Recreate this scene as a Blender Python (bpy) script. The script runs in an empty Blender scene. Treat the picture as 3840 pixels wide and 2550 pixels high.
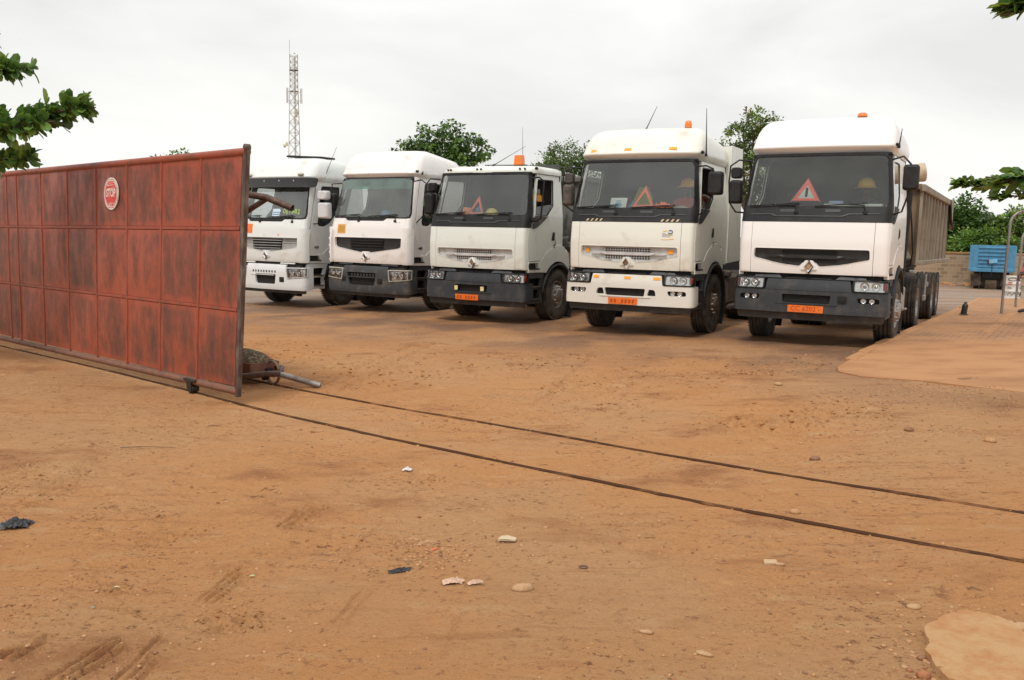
import bpy, math, random
import numpy as np
from math import sin, cos, pi, radians as R, atan2, sqrt
from mathutils import Vector, Matrix
from mathutils.geometry import delaunay_2d_cdt
random.seed(7)
SC = bpy.context.scene
COL = SC.collection
# ------------------------------------------------------------------ camera, sky, sun, exposure
CAM_H, PITCH, ROLL, FPX = 1.785, 0.11972, 0.02041, 900.0
cd = bpy.data.cameras.new('camera'); cam = bpy.data.objects.new('camera', cd); COL.objects.link(cam)
cd.sensor_width = 36.0; cd.lens = FPX / 1024 * 36; cd.clip_start = .05; cd.clip_end = 6000
_f = Vector((0, cos(PITCH), -sin(PITCH))); _u = Vector((0, sin(PITCH), cos(PITCH))); _x = Vector((1, 0, 0))
_r = cos(ROLL) * _x + sin(ROLL) * _u; _t = -sin(ROLL) * _x + cos(ROLL) * _u
cam.matrix_world = Matrix(((_r.x, _t.x, -_f.x, 0), (_r.y, _t.y, -_f.y, 0), (_r.z, _t.z, -_f.z, CAM_H), (0, 0, 0, 1)))
SC.camera = cam
SUN_EL, SUN_AZ = R(54), R(205)        # azimuth the sun stands at, clockwise from +Y: behind the camera, a little left
W = bpy.data.worlds.new('World'); SC.world = W; W.use_nodes = True
nt = W.node_tree; nt.nodes.clear()
wo = nt.nodes.new('ShaderNodeOutputWorld'); bg = nt.nodes.new('ShaderNodeBackground')
sky = nt.nodes.new('ShaderNodeTexSky'); sky.sky_type = 'NISHITA'; sky.sun_disc = False
sky.sun_elevation = SUN_EL; sky.sun_rotation = SUN_AZ; sky.dust_density = 3; sky.air_density = 1
tc = nt.nodes.new('ShaderNodeTexCoord'); mp = nt.nodes.new('ShaderNodeMapping'); mp.inputs['Scale'].default_value = (1, 1, 2.6)
n1 = nt.nodes.new('ShaderNodeTexNoise'); n1.inputs['Scale'].default_value = 2.6; n1.inputs['Detail'].default_value = 7; n1.inputs['Distortion'].default_value = .3; n1.inputs['Roughness'].default_value = .5
cr = nt.nodes.new('ShaderNodeValToRGB')
cr.color_ramp.elements[0].position = .36; cr.color_ramp.elements[0].color = (7.7, 7.65, 7.45, 1)
cr.color_ramp.elements[1].position = .62; cr.color_ramp.elements[1].color = (9.5, 9.4, 9.1, 1)
mx = nt.nodes.new('ShaderNodeMix'); mx.data_type = 'RGBA'; mx.inputs[0].default_value = .93
sep = nt.nodes.new('ShaderNodeSeparateXYZ')
mr = nt.nodes.new('ShaderNodeMapRange'); mr.inputs[1].default_value = .42; mr.inputs[2].default_value = 1.0; mr.inputs[3].default_value = 1.0; mr.inputs[4].default_value = 1.35
vm = nt.nodes.new('ShaderNodeVectorMath'); vm.operation = 'SCALE'
lk = nt.links.new
lk(tc.outputs['Generated'], mp.inputs[0]); lk(mp.outputs[0], n1.inputs['Vector']); lk(n1.outputs['Fac'], cr.inputs[0])
lk(sky.outputs[0], mx.inputs[6]); lk(cr.outputs[0], mx.inputs[7])
lk(tc.outputs['Generated'], sep.inputs[0]); lk(sep.outputs[2], mr.inputs[0])
lk(mx.outputs[2], vm.inputs[0]); lk(mr.outputs[0], vm.inputs['Scale']); lk(vm.outputs[0], bg.inputs[0])
bg.inputs[1].default_value = .1; lk(bg.outputs[0], wo.inputs[0])
sd = bpy.data.lights.new('sun', 'SUN'); sun = bpy.data.objects.new('sun', sd); COL.objects.link(sun)
sd.energy = 1.6; sd.angle = R(12); sd.color = (1, .965, .90)
_sd = Vector((sin(SUN_AZ) * cos(SUN_EL), cos(SUN_AZ) * cos(SUN_EL), sin(SUN_EL)))
sun.rotation_euler = _sd.to_track_quat('Z', 'Y').to_euler(); sun.location = _sd * 50
SC.view_settings.view_transform = 'Standard'; SC.view_settings.look = 'None'
SC.view_settings.exposure = 0.18; SC.view_settings.gamma = 1; SC.view_settings.use_curve_mapping = False

# ------------------------------------------------------------------ terrain height
def gz(x, y):
    t = np.clip((np.asarray(x, float) - 2) / 6, 0, 1); sm = t * t * (3 - 2 * t)
    return .0215 * np.clip(x, -12, 12) - .03 * np.clip(np.asarray(y, float) - 14, 0, 34) * sm
def G(x, y): return float(gz(x, y))

# ------------------------------------------------------------------ materials
MATS = {}
def mat(name, base, rough=.5, metal=0, coat=0, var=None, vscale=3, vpos=(.45, .7), vdetail=5, vstretch=(1, 1, 1), bump=0, bscale=40, alpha=None, emit=None, spec=None):
    if name in MATS: return MATS[name]
    m = bpy.data.materials.new(name); m.use_nodes = True; t = m.node_tree; p = t.nodes['Principled BSDF']
    p.inputs['Base Color'].default_value = (*base, 1); p.inputs['Roughness'].default_value = rough
    p.inputs['Metallic'].default_value = metal; p.inputs['Coat Weight'].default_value = coat
    if spec is not None: p.inputs['Specular IOR Level'].default_value = spec
    if var or bump:
        c = t.nodes.new('ShaderNodeTexCoord'); mp = t.nodes.new('ShaderNodeMapping'); mp.inputs['Scale'].default_value = vstretch
        t.links.new(c.outputs['Object'], mp.inputs[0])
    if var:
        n = t.nodes.new('ShaderNodeTexNoise'); n.inputs['Scale'].default_value = vscale; n.inputs['Detail'].default_value = vdetail; n.inputs['Roughness'].default_value = .62
        r = t.nodes.new('ShaderNodeValToRGB'); e = r.color_ramp.elements
        e[0].position, e[1].position = vpos; e[0].color = (*base, 1); e[1].color = (*var, 1)
        t.links.new(mp.outputs[0], n.inputs['Vector']); t.links.new(n.outputs['Fac'], r.inputs[0]); t.links.new(r.outputs[0], p.inputs['Base Color'])
    if bump:
        n = t.nodes.new('ShaderNodeTexNoise'); n.inputs['Scale'].default_value = bscale; n.inputs['Detail'].default_value = 4
        b = t.nodes.new('ShaderNodeBump'); b.inputs['Strength'].default_value = bump; b.inputs['Distance'].default_value = .01
        t.links.new(mp.outputs[0], n.inputs['Vector']); t.links.new(n.outputs['Fac'], b.inputs['Height']); t.links.new(b.outputs[0], p.inputs['Normal'])
    MATS[name] = m; return m
def glass(name, tint=(.6, .65, .62), refl=1.0, rough=.02, dust=.0, dustcol=(.5, .48, .42)):
    if name in MATS: return MATS[name]
    m = bpy.data.materials.new(name); m.use_nodes = True; t = m.node_tree; t.nodes.clear()
    o = t.nodes.new('ShaderNodeOutputMaterial'); a = t.nodes.new('ShaderNodeBsdfTransparent'); a.inputs[0].default_value = (*tint, 1)
    g = t.nodes.new('ShaderNodeBsdfGlossy'); g.inputs['Roughness'].default_value = rough; g.inputs[0].default_value = (.95, .97, .96, 1)
    f = t.nodes.new('ShaderNodeFresnel'); f.inputs[0].default_value = 1.52
    mu = t.nodes.new('ShaderNodeMath'); mu.operation = 'MULTIPLY'; mu.inputs[1].default_value = refl; mu.use_clamp = True
    x = t.nodes.new('ShaderNodeMixShader'); t.links.new(f.outputs[0], mu.inputs[0]); t.links.new(mu.outputs[0], x.inputs[0])
    t.links.new(a.outputs[0], x.inputs[1]); t.links.new(g.outputs[0], x.inputs[2]); last = x
    if dust > 0:
        d = t.nodes.new('ShaderNodeBsdfDiffuse'); d.inputs[0].default_value = (*dustcol, 1)
        c = t.nodes.new('ShaderNodeTexCoord'); n = t.nodes.new('ShaderNodeTexNoise'); n.inputs['Scale'].default_value = 2.2; n.inputs['Detail'].default_value = 4
        mrr = t.nodes.new('ShaderNodeMapRange'); mrr.inputs[1].default_value = .3; mrr.inputs[2].default_value = .75; mrr.inputs[3].default_value = dust * .35; mrr.inputs[4].default_value = dust
        y = t.nodes.new('ShaderNodeMixShader'); t.links.new(c.outputs['Object'], n.inputs['Vector']); t.links.new(n.outputs['Fac'], mrr.inputs[0]); t.links.new(mrr.outputs[0], y.inputs[0])
        t.links.new(x.outputs[0], y.inputs[1]); t.links.new(d.outputs[0], y.inputs[2]); last = y
    t.links.new(last.outputs[0], o.inputs[0]); MATS[name] = m; return m

BLACKPL = mat('black_plastic', (.010, .010, .011), .55, var=(.024, .023, .021), vscale=5, spec=.35)
DARK = mat('underbody_black', (.012, .011, .010), .8)
TRIM = mat('cab_trim_grey', (.055, .055, .056), .8, var=(.075, .074, .07), vscale=4)
SEATM = mat('seat_cloth', (.03, .032, .036), .9, var=(.06, .06, .06), vscale=8)
GREYB = mat('bumper_slate_grey', (.028, .033, .039), .55, var=(.085, .075, .064), vscale=4.5, vpos=(.5, .78), vdetail=9, bump=.1, bscale=120)
GREYD = mat('bumper_dusty_grey', (.040, .044, .049), .6, var=(.15, .115, .085), vscale=4, vpos=(.5, .8), bump=.1, bscale=120)
RUBBER = mat('tyre_rubber', (.036, .032, .029), .85, var=(.12, .092, .068), vscale=6, vpos=(.4, .75), bump=.3, bscale=60)
RUSTBR = mat('hub_dusty_brown', (.14, .095, .065), .7, var=(.07, .055, .045), vscale=12)
RIMSILV = mat('rim_silver', (.42, .41, .40), .42, .7, var=(.2, .16, .12), vscale=10)
CHROME = mat('chrome', (.75, .75, .76), .14, 1)
LAMPREF = mat('lamp_reflector', (.74, .74, .72), .25, .75, var=(.5, .49, .47), vscale=25)
CLEAR = glass('lamp_cover_clear', (.93, .94, .93), 1.1)
AMBER = mat('amber_lens', (.85, .30, .02), .25, var=(.70, .20, .015), vscale=30)
REFLO = mat('amber_reflector', (.90, .36, .03), .35)
REDL = mat('red_lens', (.45, .05, .03), .25)
ORPLATE = mat('orange_plate', (.80, .17, .018), .45, var=(.66, .13, .016), vscale=14)
PLTXT = mat('plate_letters', (.42, .065, .012), .5)
GLW = glass('windscreen_glass', (.90, .93, .91), 2.3, .03, .05, (.40, .42, .38))
GLD = glass('windscreen_clean_glass', (.90, .93, .91), 1.5, .03, .08, (.36, .38, .35))
GLG = glass('windscreen_green_glass', (.90, .96, .93), 2.7, .03, .16, (.44, .49, .45))
GLS = glass('side_glass', (.34, .36, .37), 1.2)
GLC = glass('side_clear_glass', (.95, .97, .96), .5)
GLB = glass('sun_band_glass', (.16, .50, .42), 1.2, .05, .75, (.10, .36, .29))
MIRR = mat('mirror_glass', (.8, .82, .83), .04, 1)
METB = mat('rusty_pipe', (.085, .052, .04), .6, .3, var=(.17, .11, .085), vscale=14, bump=.25, bscale=60)
STEELP = mat('bare_pipe', (.33, .31, .29), .45, .6, var=(.16, .11, .08), vscale=9)
CHASS = mat('chassis_dust', (.045, .038, .032), .8, var=(.10, .075, .055), vscale=5)
TANK = mat('tank_dusty', (.10, .072, .052), .7, var=(.06, .045, .035), vscale=6)
HATY = mat('helmet_yellow', (.75, .47, .03), .35)
HATP = mat('helmet_pale_yellow', (.74, .62, .20), .4)
HATO = mat('helmet_orange', (.80, .33, .015), .35)
HATG = mat('helmet_green', (.06, .42, .03), .35)
SKIN = mat('dark_skin', (.075, .038, .024), .55)
def white(name, c, dirt=(.52, .44, .34), pos=(.55, .82)):
    return mat(name, c, .33, coat=.35, var=dirt, vscale=2.1, vpos=pos, vdetail=9)

# ------------------------------------------------------------------ mesh tools
class M:
    def __init__(s): s.v = []; s.f = []; s.mi = []; s.sm = []
    def add(s, V, F, mi=0, sm=False):
        o = len(s.v); s.v += [tuple(p) for p in V]
        for q in F: s.f.append(tuple(i + o for i in q)); s.mi.append(mi); s.sm.append(sm)
        return s
    def box(s, c, d, rot=None, b=0, mi=0):
        """box with chamfered edges; rot is a 3x3 Matrix"""
        h = [k / 2 for k in d]; b = min(b, min(h) * .9)
        V = []; F = []
        if b <= 0:
            V = [(i * h[0], j * h[1], k * h[2]) for i in (-1, 1) for j in (-1, 1) for k in (-1, 1)]
            F = [(0, 1, 3, 2), (4, 6, 7, 5), (0, 4, 5, 1), (2, 3, 7, 6), (0, 2, 6, 4), (1, 5, 7, 3)]
        else:
            idx = {}
            for i in (-1, 1):
                for j in (-1, 1):
                    for k in (-1, 1):
                        for a in range(3):
                            p = [i * (h[0] - b), j * (h[1] - b), k * (h[2] - b)]; p[a] = (i, j, k)[a] * h[a]
                            idx[(i, j, k, a)] = len(V); V.append(tuple(p))
            for a in range(3):
                o = [x for x in range(3) if x != a]
                for sg in (-1, 1):
                    q = []
                    for u, w in ((-1, -1), (1, -1), (1, 1), (-1, 1)):
                        ky = [0, 0, 0]; ky[a] = sg; ky[o[0]] = u; ky[o[1]] = w; q.append(idx[(*ky, a)])
                    F.append(tuple(q))
            for a in range(3):      # edge along axis a
                o = [x for x in range(3) if x != a]
                for u in (-1, 1):
                    for w in (-1, 1):
                        k1 = [0, 0, 0]; k1[o[0]] = u; k1[o[1]] = w; k2 = list(k1); k1[a] = -1; k2[a] = 1
                        F.append((idx[(*k1, o[0])], idx[(*k2, o[0])], idx[(*k2, o[1])], idx[(*k1, o[1])]))
            for i in (-1, 1):
                for j in (-1, 1):
                    for k in (-1, 1): F.append((idx[(i, j, k, 0)], idx[(i, j, k, 1)], idx[(i, j, k, 2)]))
        if rot is not None: V = [rot @ Vector(p) for p in V]
        V = [(p[0] + c[0], p[1] + c[1], p[2] + c[2]) for p in V]
        return s.add(V, F, mi)
    def tube(s, P, r, n=8, mi=0, cap=True):
        P = [Vector(p) for p in P]; rr = r if isinstance(r, (list, tuple)) else [r] * len(P)
        V = []; F = []; up = None
        for i, p in enumerate(P):
            d = (P[min(i + 1, len(P) - 1)] - P[max(i - 1, 0)]).normalized()
            if up is None: up = Vector((0, 0, 1)) if abs(d.z) < .9 else Vector((1, 0, 0))
            a = d.cross(up).normalized(); up2 = a.cross(d).normalized(); up = up2
            for k in range(n):
                t = 2 * pi * k / n; V.append(p + (a * cos(t) + up2 * sin(t)) * rr[i])
        for i in range(len(P) - 1):
            for k in range(n):
                k2 = (k + 1) % n; F.append((i * n + k, i * n + k2, (i + 1) * n + k2, (i + 1) * n + k))
        s.add(V, F, mi, True)
        if cap:
            s.add([V[k] for k in range(n)], [tuple(range(n))], mi); m = (len(P) - 1) * n
            s.add([V[m + k] for k in range(n)], [tuple(range(n))], mi)
        return s
    def lathe(s, prof, o=(0, 0, 0), ax=(1, 0, 0), n=32, mi=0, sm=True, arc=(0, 2 * pi)):
        ax = Vector(ax).normalized(); a = ax.orthogonal().normalized(); b = ax.cross(a); o = Vector(o)
        V = []; F = []; full = abs(arc[1] - arc[0] - 2 * pi) < 1e-6; m = n if full else n + 1
        for r, h in prof:
            for k in range(m):
                t = arc[0] + (arc[1] - arc[0]) * k / n; V.append(o + ax * h + (a * cos(t) + b * sin(t)) * r)
        for i in range(len(prof) - 1):
            for k in range(n):
                k2 = (k + 1) % m; F.append((i * m + k, i * m + k2, (i + 1) * m + k2, (i + 1) * m + k))
        return s.add(V, F, mi, sm)
    def loft(s, rings, mi=0, closed=True, cap0=False, cap1=False, sm=True):
        n = len(rings[0]); V = [p for r in rings for p in r]; F = []
        for i in range(len(rings) - 1):
            for k in range(n if closed else n - 1):
                k2 = (k + 1) % n; F.append((i * n + k, i * n + k2, (i + 1) * n + k2, (i + 1) * n + k))
        s.add(V, F, mi, sm)
        if cap0: s.add(rings[0], [tuple(range(n))], mi)
        if cap1: s.add(rings[-1], [tuple(range(n))], mi, sm)
        return s
    def sheet(s, poly, f, d1=0., d0=None, holes=(), res=.08, mi=0, bmi=None, sm=True):
        """fill a 2-D outline (with holes), bend it with f(u, v, d); d1 = outer face, d0 = inner face"""
        def dens(L):
            o = []
            for i, p in enumerate(L):
                q = L[(i + 1) % len(L)]; m = max(1, int(math.hypot(q[0] - p[0], q[1] - p[1]) / res))
                o += [(p[0] + (q[0] - p[0]) * k / m, p[1] + (q[1] - p[1]) * k / m) for k in range(m)]
            return o
        loops = [dens(poly)] + [dens(h) for h in holes]
        A = [np.array(l) for l in loops]
        def inside(P, L):
            x, y = P[:, 0], P[:, 1]; c = np.zeros(len(P), bool); x2, y2 = np.roll(L[:, 0], -1), np.roll(L[:, 1], -1)
            for i in range(len(L)):
                cond = ((L[i, 1] > y) != (y2[i] > y)); dy = (y2[i] - L[i, 1]) or 1e-12
                c ^= cond & (x < (x2[i] - L[i, 0]) * (y - L[i, 1]) / dy + L[i, 0])
            return c
        lo, hi = A[0].min(0), A[0].max(0)
        gx, gy = np.meshgrid(np.arange(lo[0] + res * .5, hi[0], res), np.arange(lo[1] + res * .5, hi[1], res))
        P = np.stack([gx.ravel(), gy.ravel()], 1); V = [Vector(p) for l in loops for p in l]; E = []; o = 0
        if len(P):
            k = inside(P, A[0])
            for h in A[1:]: k &= ~inside(P, h)
            P = P[k]; B = np.concatenate(A)
            if len(P): P = P[(((P[:, None] - B[None]) ** 2).sum(2).min(1)) > (res * .45) ** 2]
        for l in loops: E += [(o + i, o + (i + 1) % len(l)) for i in range(len(l))]; o += len(l)
        V += [Vector(p) for p in P]
        ov, oe, of = delaunay_2d_cdt(V, E, [], 0, 1e-6)[:3]
        Q = np.array([[p.x, p.y] for p in ov]); T = [t for t in of]
        C = np.array([Q[list(t)].mean(0) for t in T]); k = inside(C, A[0])
        for h in A[1:]: k &= ~inside(C, h)
        T = [t for t, kk in zip(T, k) if kk]
        s.add([f(q[0], q[1], d1) for q in Q], T, mi, sm)
        if d0 is not None:
            bm = mi if bmi is None else bmi
            s.add([f(q[0], q[1], d0) for q in Q], [t[::-1] for t in T], bm, sm)
            for l in loops:
                n = len(l); s.add([f(p[0], p[1], d1) for p in l] + [f(p[0], p[1], d0) for p in l], [(i, i + n, (i + 1) % n + n, (i + 1) % n) for i in range(n)], mi)
        return s
    def build(s, name, mats, parent=None, label=None):
        me = bpy.data.meshes.new(name); me.from_pydata(s.v, [], s.f); me.update()
        for m in (mats if isinstance(mats, (list, tuple)) else [mats]): me.materials.append(m)
        me.polygons.foreach_set('material_index', s.mi); me.polygons.foreach_set('use_smooth', s.sm)
        o = bpy.data.objects.new(name, me); COL.objects.link(o)
        if parent is not None: o.parent = parent
        if label: o['label'] = label
        return o
def tag(o, label=None, cat=None, group=None, kind=None):
    if label: o['label'] = label
    if cat: o['category'] = cat
    if group: o['group'] = group
    if kind: o['kind'] = kind
    return o
def thing(name, label, cat, loc=(0, 0, 0), rz=0, group=None):
    o = bpy.data.objects.new(name, None); COL.objects.link(o); o.location = loc; o.rotation_euler = (0, 0, rz); o.empty_display_size = .2
    return tag(o, label, cat, group)
def rnd(pts, r=.05, n=5):
    """round the corners of an outline"""
    o = []; N = len(pts)
    for i in range(N):
        p = Vector(pts[i][:2]); a = Vector(pts[i - 1][:2]); b = Vector(pts[(i + 1) % N][:2]); rr = pts[i][2] if len(pts[i]) > 2 else r
        if rr <= 0: o.append(tuple(p)); continue
        da, db = (a - p), (b - p); k = min(rr, da.length * .45, db.length * .45); A = p + da.normalized() * k; B = p + db.normalized() * k
        for j in range(n + 1):
            t = j / n; q = A * (1 - t) ** 2 + p * 2 * t * (1 - t) + B * t * t; o.append((q.x, q.y))
    return o
def rect(x0, z0, x1, z1, r=0): return rnd([(x0, z0), (x1, z0), (x1, z1), (x0, z1)], r)
def text_into(m, body, size, f, mi=0, d=.004, bold=0.0, align='CENTER'):
    """letters as flat outlines bent by f(u, v, d)"""
    c = bpy.data.curves.new('t', 'FONT'); c.body = body; c.size = size; c.align_x = align; c.align_y = 'CENTER'; c.offset = bold; c.resolution_u = 3
    o = bpy.data.objects.new('t', c); COL.objects.link(o); dg = bpy.context.evaluated_depsgraph_get(); dg.update()
    me = bpy.data.meshes.new_from_object(o.evaluated_get(dg))
    m.add([f(v.co.x, v.co.y, d) for v in me.vertices], [tuple(p.vertices) for p in me.polygons], mi)
    bpy.data.objects.remove(o); bpy.data.meshes.remove(me); bpy.data.curves.remove(c); return m
# value noise (numpy)
def vnoise(x, y, seed=0):
    xi = np.floor(x).astype(np.int64); yi = np.floor(y).astype(np.int64); fx = x - xi; fy = y - yi
    def h(a, b):
        n = (a * 374761393 + b * 668265263 + seed * 1442695041) & 0xffffffff
        n = ((n ^ (n >> 13)) * 1274126177) & 0xffffffff; return ((n ^ (n >> 16)) & 0xffff) / 65535.0
    u = fx * fx * (3 - 2 * fx); v = fy * fy * (3 - 2 * fy)
    return (h(xi, yi) * (1 - u) + h(xi + 1, yi) * u) * (1 - v) + (h(xi, yi + 1) * (1 - u) + h(xi + 1, yi + 1) * u) * v
def fbm(x, y, o=4, seed=0, g=.5):
    s = 0; a = 1; t = 0
    for i in range(o): s = s + a * vnoise(x * 2 ** i, y * 2 ** i, seed + i * 17); t += a; a *= g
    return s / t
# ------------------------------------------------------------------ lorries
def skin(Fz, Wz, Yr, w0=1.14):
    """returns f(s, z, d): s runs round the cab from the centre of the nose, past the corner (|s| .96-1.27), back along the side"""
    def f(s, z, d=0):
        w = np.interp(z, Wz[0], Wz[1]) / w0; y0 = np.interp(z, Fz[0], Fz[1]); a = abs(s); g = 1 if s >= 0 else -1
        if a <= .96: x = a; y = y0 + .06 * (a / .96) ** 2; nx, ny = .125 * a / .96, -1.
        elif a < 1.2699:
            t = (a - .96) / .31 * pi / 2; x = .96 + (w0 - .98) * max(0, sin(t)) ** .62; y = y0 + .06 + .22 * (1 - max(0, cos(t)) ** .62); nx, ny = max(sin(t) ** 1.38, .125), -max(0, cos(t)) ** 1.38
        else:
            yc = y0 + .28; x = w0 - .02; y = yc + (a - 1.27) / (Yr - .28) * (Yr - yc); nx, ny = 1., 0.
        l = math.hypot(nx, ny); return (g * (x * w + nx / l * d), y + ny / l * d, z)
    f.sy = lambda y: 1.27 + (y - .28)
    return f
def sides(poly, g): return [(g * p[0],) + tuple(p[1:]) for p in poly]

def tyre_mesh(w=.30, r=.52):
    m = M(); h = w / 2
    pr = [(.285, -h * .82), (.31, -h * .95), (.40, -h), (r - .07, -h * .98), (r - .025, -h * .88), (r - .004, -h * .70)]
    for k in (-.42, 0, .42): pr += [(r, h * (k - .09)), (r - .016, h * (k - .055)), (r - .016, h * (k + .055)), (r, h * (k + .09))]
    pr += [(r - .004, h * .70), (r - .025, h * .88), (r - .07, h * .98), (.40, h), (.31, h * .95), (.285, h * .82)]
    m.lathe(pr, n=56); 
    for k in range(56):     # shoulder lugs
        t = 2 * pi * k / 56
        for g in (-1, 1): m.box((g * h * .86, (r - .006) * cos(t), (r - .006) * sin(t)), (h * .22, .022, .022), Matrix.Rotation(t, 3, 'X'))
    return m
def rim_mesh(front=True, w=.30):
    m = M(); h = w / 2
    if front:
        m.lathe([(.288, h * .80), (.275, h * .92), (.262, h * .80), (.255, h * .45), (.235, h * .42), (.20, h * .75), (.185, h * .95), (.14, h * 1.0), (.135, h * 1.22), (.115, h * 1.32), (.03, h * 1.36), (.0, h * 1.36)], n=40)
        br, bh = .165, h * .98
    else:
        m.lathe([(.288, h * .80), (.275, h * .92), (.262, h * .78), (.25, -h * .3), (.22, -h * .5), (.14, -h * .55), (.13, h * .35), (.10, h * .5), (.0, h * .52)], n=40); br, bh = .175, -h * .5
    m.lathe([(.288, -h * .80), (.2, -h * .6), (0, -h * .6)], n=24)
    for k in range(10):
        t = 2 * pi * k / 10; m.lathe([(.016, -.01), (.016, .02), (.009, .034), (0, .034)], (bh, br * cos(t), br * sin(t)), (1, 0, 0), 7, 1)
    for k in range(10):
        t = 2 * pi * (k + .5) / 10
        m.lathe([(.021, .0), (.0, .0)], (h * (.56 if front else -.1) + .004, .222 * cos(t), .222 * sin(t)), (1, 0, .0), 10, 2)
    return m
_TY = {}
def wheel(parent, x, y, z, front=True, g=1, rimmat=RIMSILV, twin=False, steer=0):
    key = ('t', twin)
    if key not in _TY: _TY[key] = tyre_mesh(.30)
    t = M(); src = _TY[key]; t.v, t.f, t.mi, t.sm = src.v, src.f, src.mi, src.sm
    o = t.build('wheel', [RUBBER], parent); o.location = (x, y, z); o.rotation_euler = (0, 0, steer + (0 if g > 0 else pi))
    rim_mesh(front).build('rim', [rimmat, RIMSILV, DARK], o)
    if twin:
        i = t.build('wheel', [RUBBER], parent); i.location = (x - g * .34, y, z)
    return o

def emblem(m, f, s0, z0, w=.062, h=.085, d=.0, ring=False):
    P = [(s0, z0 + h), (s0 + w, z0), (s0, z0 - h), (s0 - w, z0)]
    q = [(s0 + (a - s0) * .42, z0 + (b - z0) * .42) for a, b in P]
    for i in range(4):
        j = (i + 1) % 4
        A, B = f(*P[i], d), f(*P[j], d); a, b = f(*q[i], d), f(*q[j], d)
        k = lambda u, v: ((u[0] + v[0]) / 2, (u[1] + v[1]) / 2)
        c1, c2 = f(*k(P[i], q[i]), d + .028), f(*k(P[j], q[j]), d + .028)
        m.add([A, B, c2, c1], [(0, 1, 2, 3)], 0); m.add([c1, c2, b, a], [(0, 1, 2, 3)], 0)
    m.add([f(*p, d + .002) for p in q], [(0, 1, 2, 3)], 1)

def roof_ring(F, Wd, z, Yr, rear=.12, n=10, k=1.0):
    """outline of the roof fairing at one height, from rear left round the nose to rear right"""
    P = []
    w = Wd
    S = [-w] * 1
    P.append((-(w - rear), Yr, z)); P.append((-w, Yr - rear, z))
    cx, cy = .30 * k, .34 * k
    for i in range(5): P.append((-w, Yr - rear + (F + cy - (Yr - rear)) * (i + 1) / 5.0, z))
    for i in range(1, n + 1):
        t = i / n * pi / 2; P.append((-(w - cx) - cx * cos(t), F + .07 + (cy - .07) * (1 - sin(t)), z))
    for i in range(1, 8):
        x = -(w - cx) + 2 * (w - cx) * i / 8; P.append((x, F + .07 * (x / (w - cx)) ** 2, z))
    P2 = [(-p[0], p[1], p[2]) for p in P[:7 + n]][::-1]
    return P + P2

def mirror(parent, arm_pts, boxes, housing=BLACKPL, mirror_parts=True):
    for P in arm_pts: M().tube(P, .014, 8).build('mirror_arm', [BLACKPL], parent)
    for c, d, rz in boxes:
        h = M(); Rm = Matrix.Rotation(rz, 3, 'Z'); n = 8; rings = []
        for yy, k in ((-d[1] / 2, .80), (-d[1] * .42, .93), (-d[1] * .2, 1), (d[1] * .42, 1), (d[1] / 2, .96)):
            ring = []
            for p in rect(-d[0] / 2 * k, -d[2] / 2 * k, d[0] / 2 * k, d[2] / 2 * k, .05): ring.append(Rm @ Vector((p[0], yy, p[1])) + Vector(c))
            rings.append(ring)
        h.loft(rings, cap0=True); hb = h.build('mirror', [housing], parent)
        g = M(); g.add([Rm @ Vector((p[0], d[1] / 2 + .001, p[1])) + Vector(c) for p in rect(-d[0] / 2 * .92, -d[2] / 2 * .92, d[0] / 2 * .92, d[2] / 2 * .92, .04)], [tuple(range(24))])
        g.build('mirror_glass', [MIRR], hb)

def wiper(parent, f, s0, s1, z, zt):
    m = M(); P = [Vector(f(s0 + (s1 - s0) * k / 6, z + (zt - z) * k / 6, .035)) for k in range(7)]
    m.tube([Vector(f(s1 - .02, z - .10, .012)), Vector(f(s1 - .05, zt - .03, .03)), Vector(f(s1 - (s1 - s0) * .42, (z + zt) / 2, .045))], [.013, .012, .008], 6)
    for i in range(6): m.tube([P[i], P[i + 1]], .010, 5)
    m.box(f(s1 - .03, z - .10, .012), (.07, .03, .05), b=.01)
    return m.build('wiper', [BLACKPL], parent)

def seat(parent, x, y):
    m = M(); m.box((x, y, 1.60), (.50, .50, .16), b=.05); m.box((x, y + .30, 1.96), (.48, .15, .66), Matrix.Rotation(-.12, 3, 'X'), b=.06)
    m.box((x, y + .35, 2.39), (.26, .10, .20), b=.04); m.box((x, y, 1.42), (.3, .35, .24), b=.02)
    return m.build('seat', [SEATM], parent)

def headlight(parent, f, poly, cx, cz, g, frame, red=True, two=True, inset=.05):
    fr = M(); P = rnd(sides(poly, g), .03); xs = [p[0] for p in poly]; zs = [p[1] for p in poly]
    sh = lambda k: rnd(sides([(cx + (p[0] - cx) * k, cz + (p[1] - cz) * (k * .96 - .06)) for p in poly], g), .025)
    fr.sheet(P, f, .012, -.06, [sh(.93)], .06)
    o = fr.build('headlight', [frame], parent)
    b = M(); b.sheet(sh(.93), f, -.045, None, (), .07)
    n = 2 if two else 1
    for i in range(3):
        s = cx + (-.14 + .155 * i) * (1 if True else 1); r = min(.066, (max(zs) - min(zs)) * .36)
        if i == 2: continue
        c = Vector(f(g * s, cz, -.04)); q = Vector(f(g * s, cz, .1)) - c
        b.lathe([(r, .035), (r * .82, .012), (r * .45, .002), (r * .28, .016), (0, .024)], c, q, 20, 1)
    b.build('reflector', [LAMPREF, CHROME], o)
    i = M(); x1 = max(xs); iw = .13
    i.sheet(rnd(sides([(x1 - iw - .01, cz - .055), (x1 - .03, cz - .05), (x1 - .03, cz + .055), (x1 - iw - .01, cz + .06)], g), .015), f, -.012, -.04, (), .05)
    i.build('indicator', [REDL if red else LAMPREF], o)
    c = M(); c.sheet(sh(.93), f, .002, None, (), .06); c.build('lamp_cover', [CLEAR], o)
    return o

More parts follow.
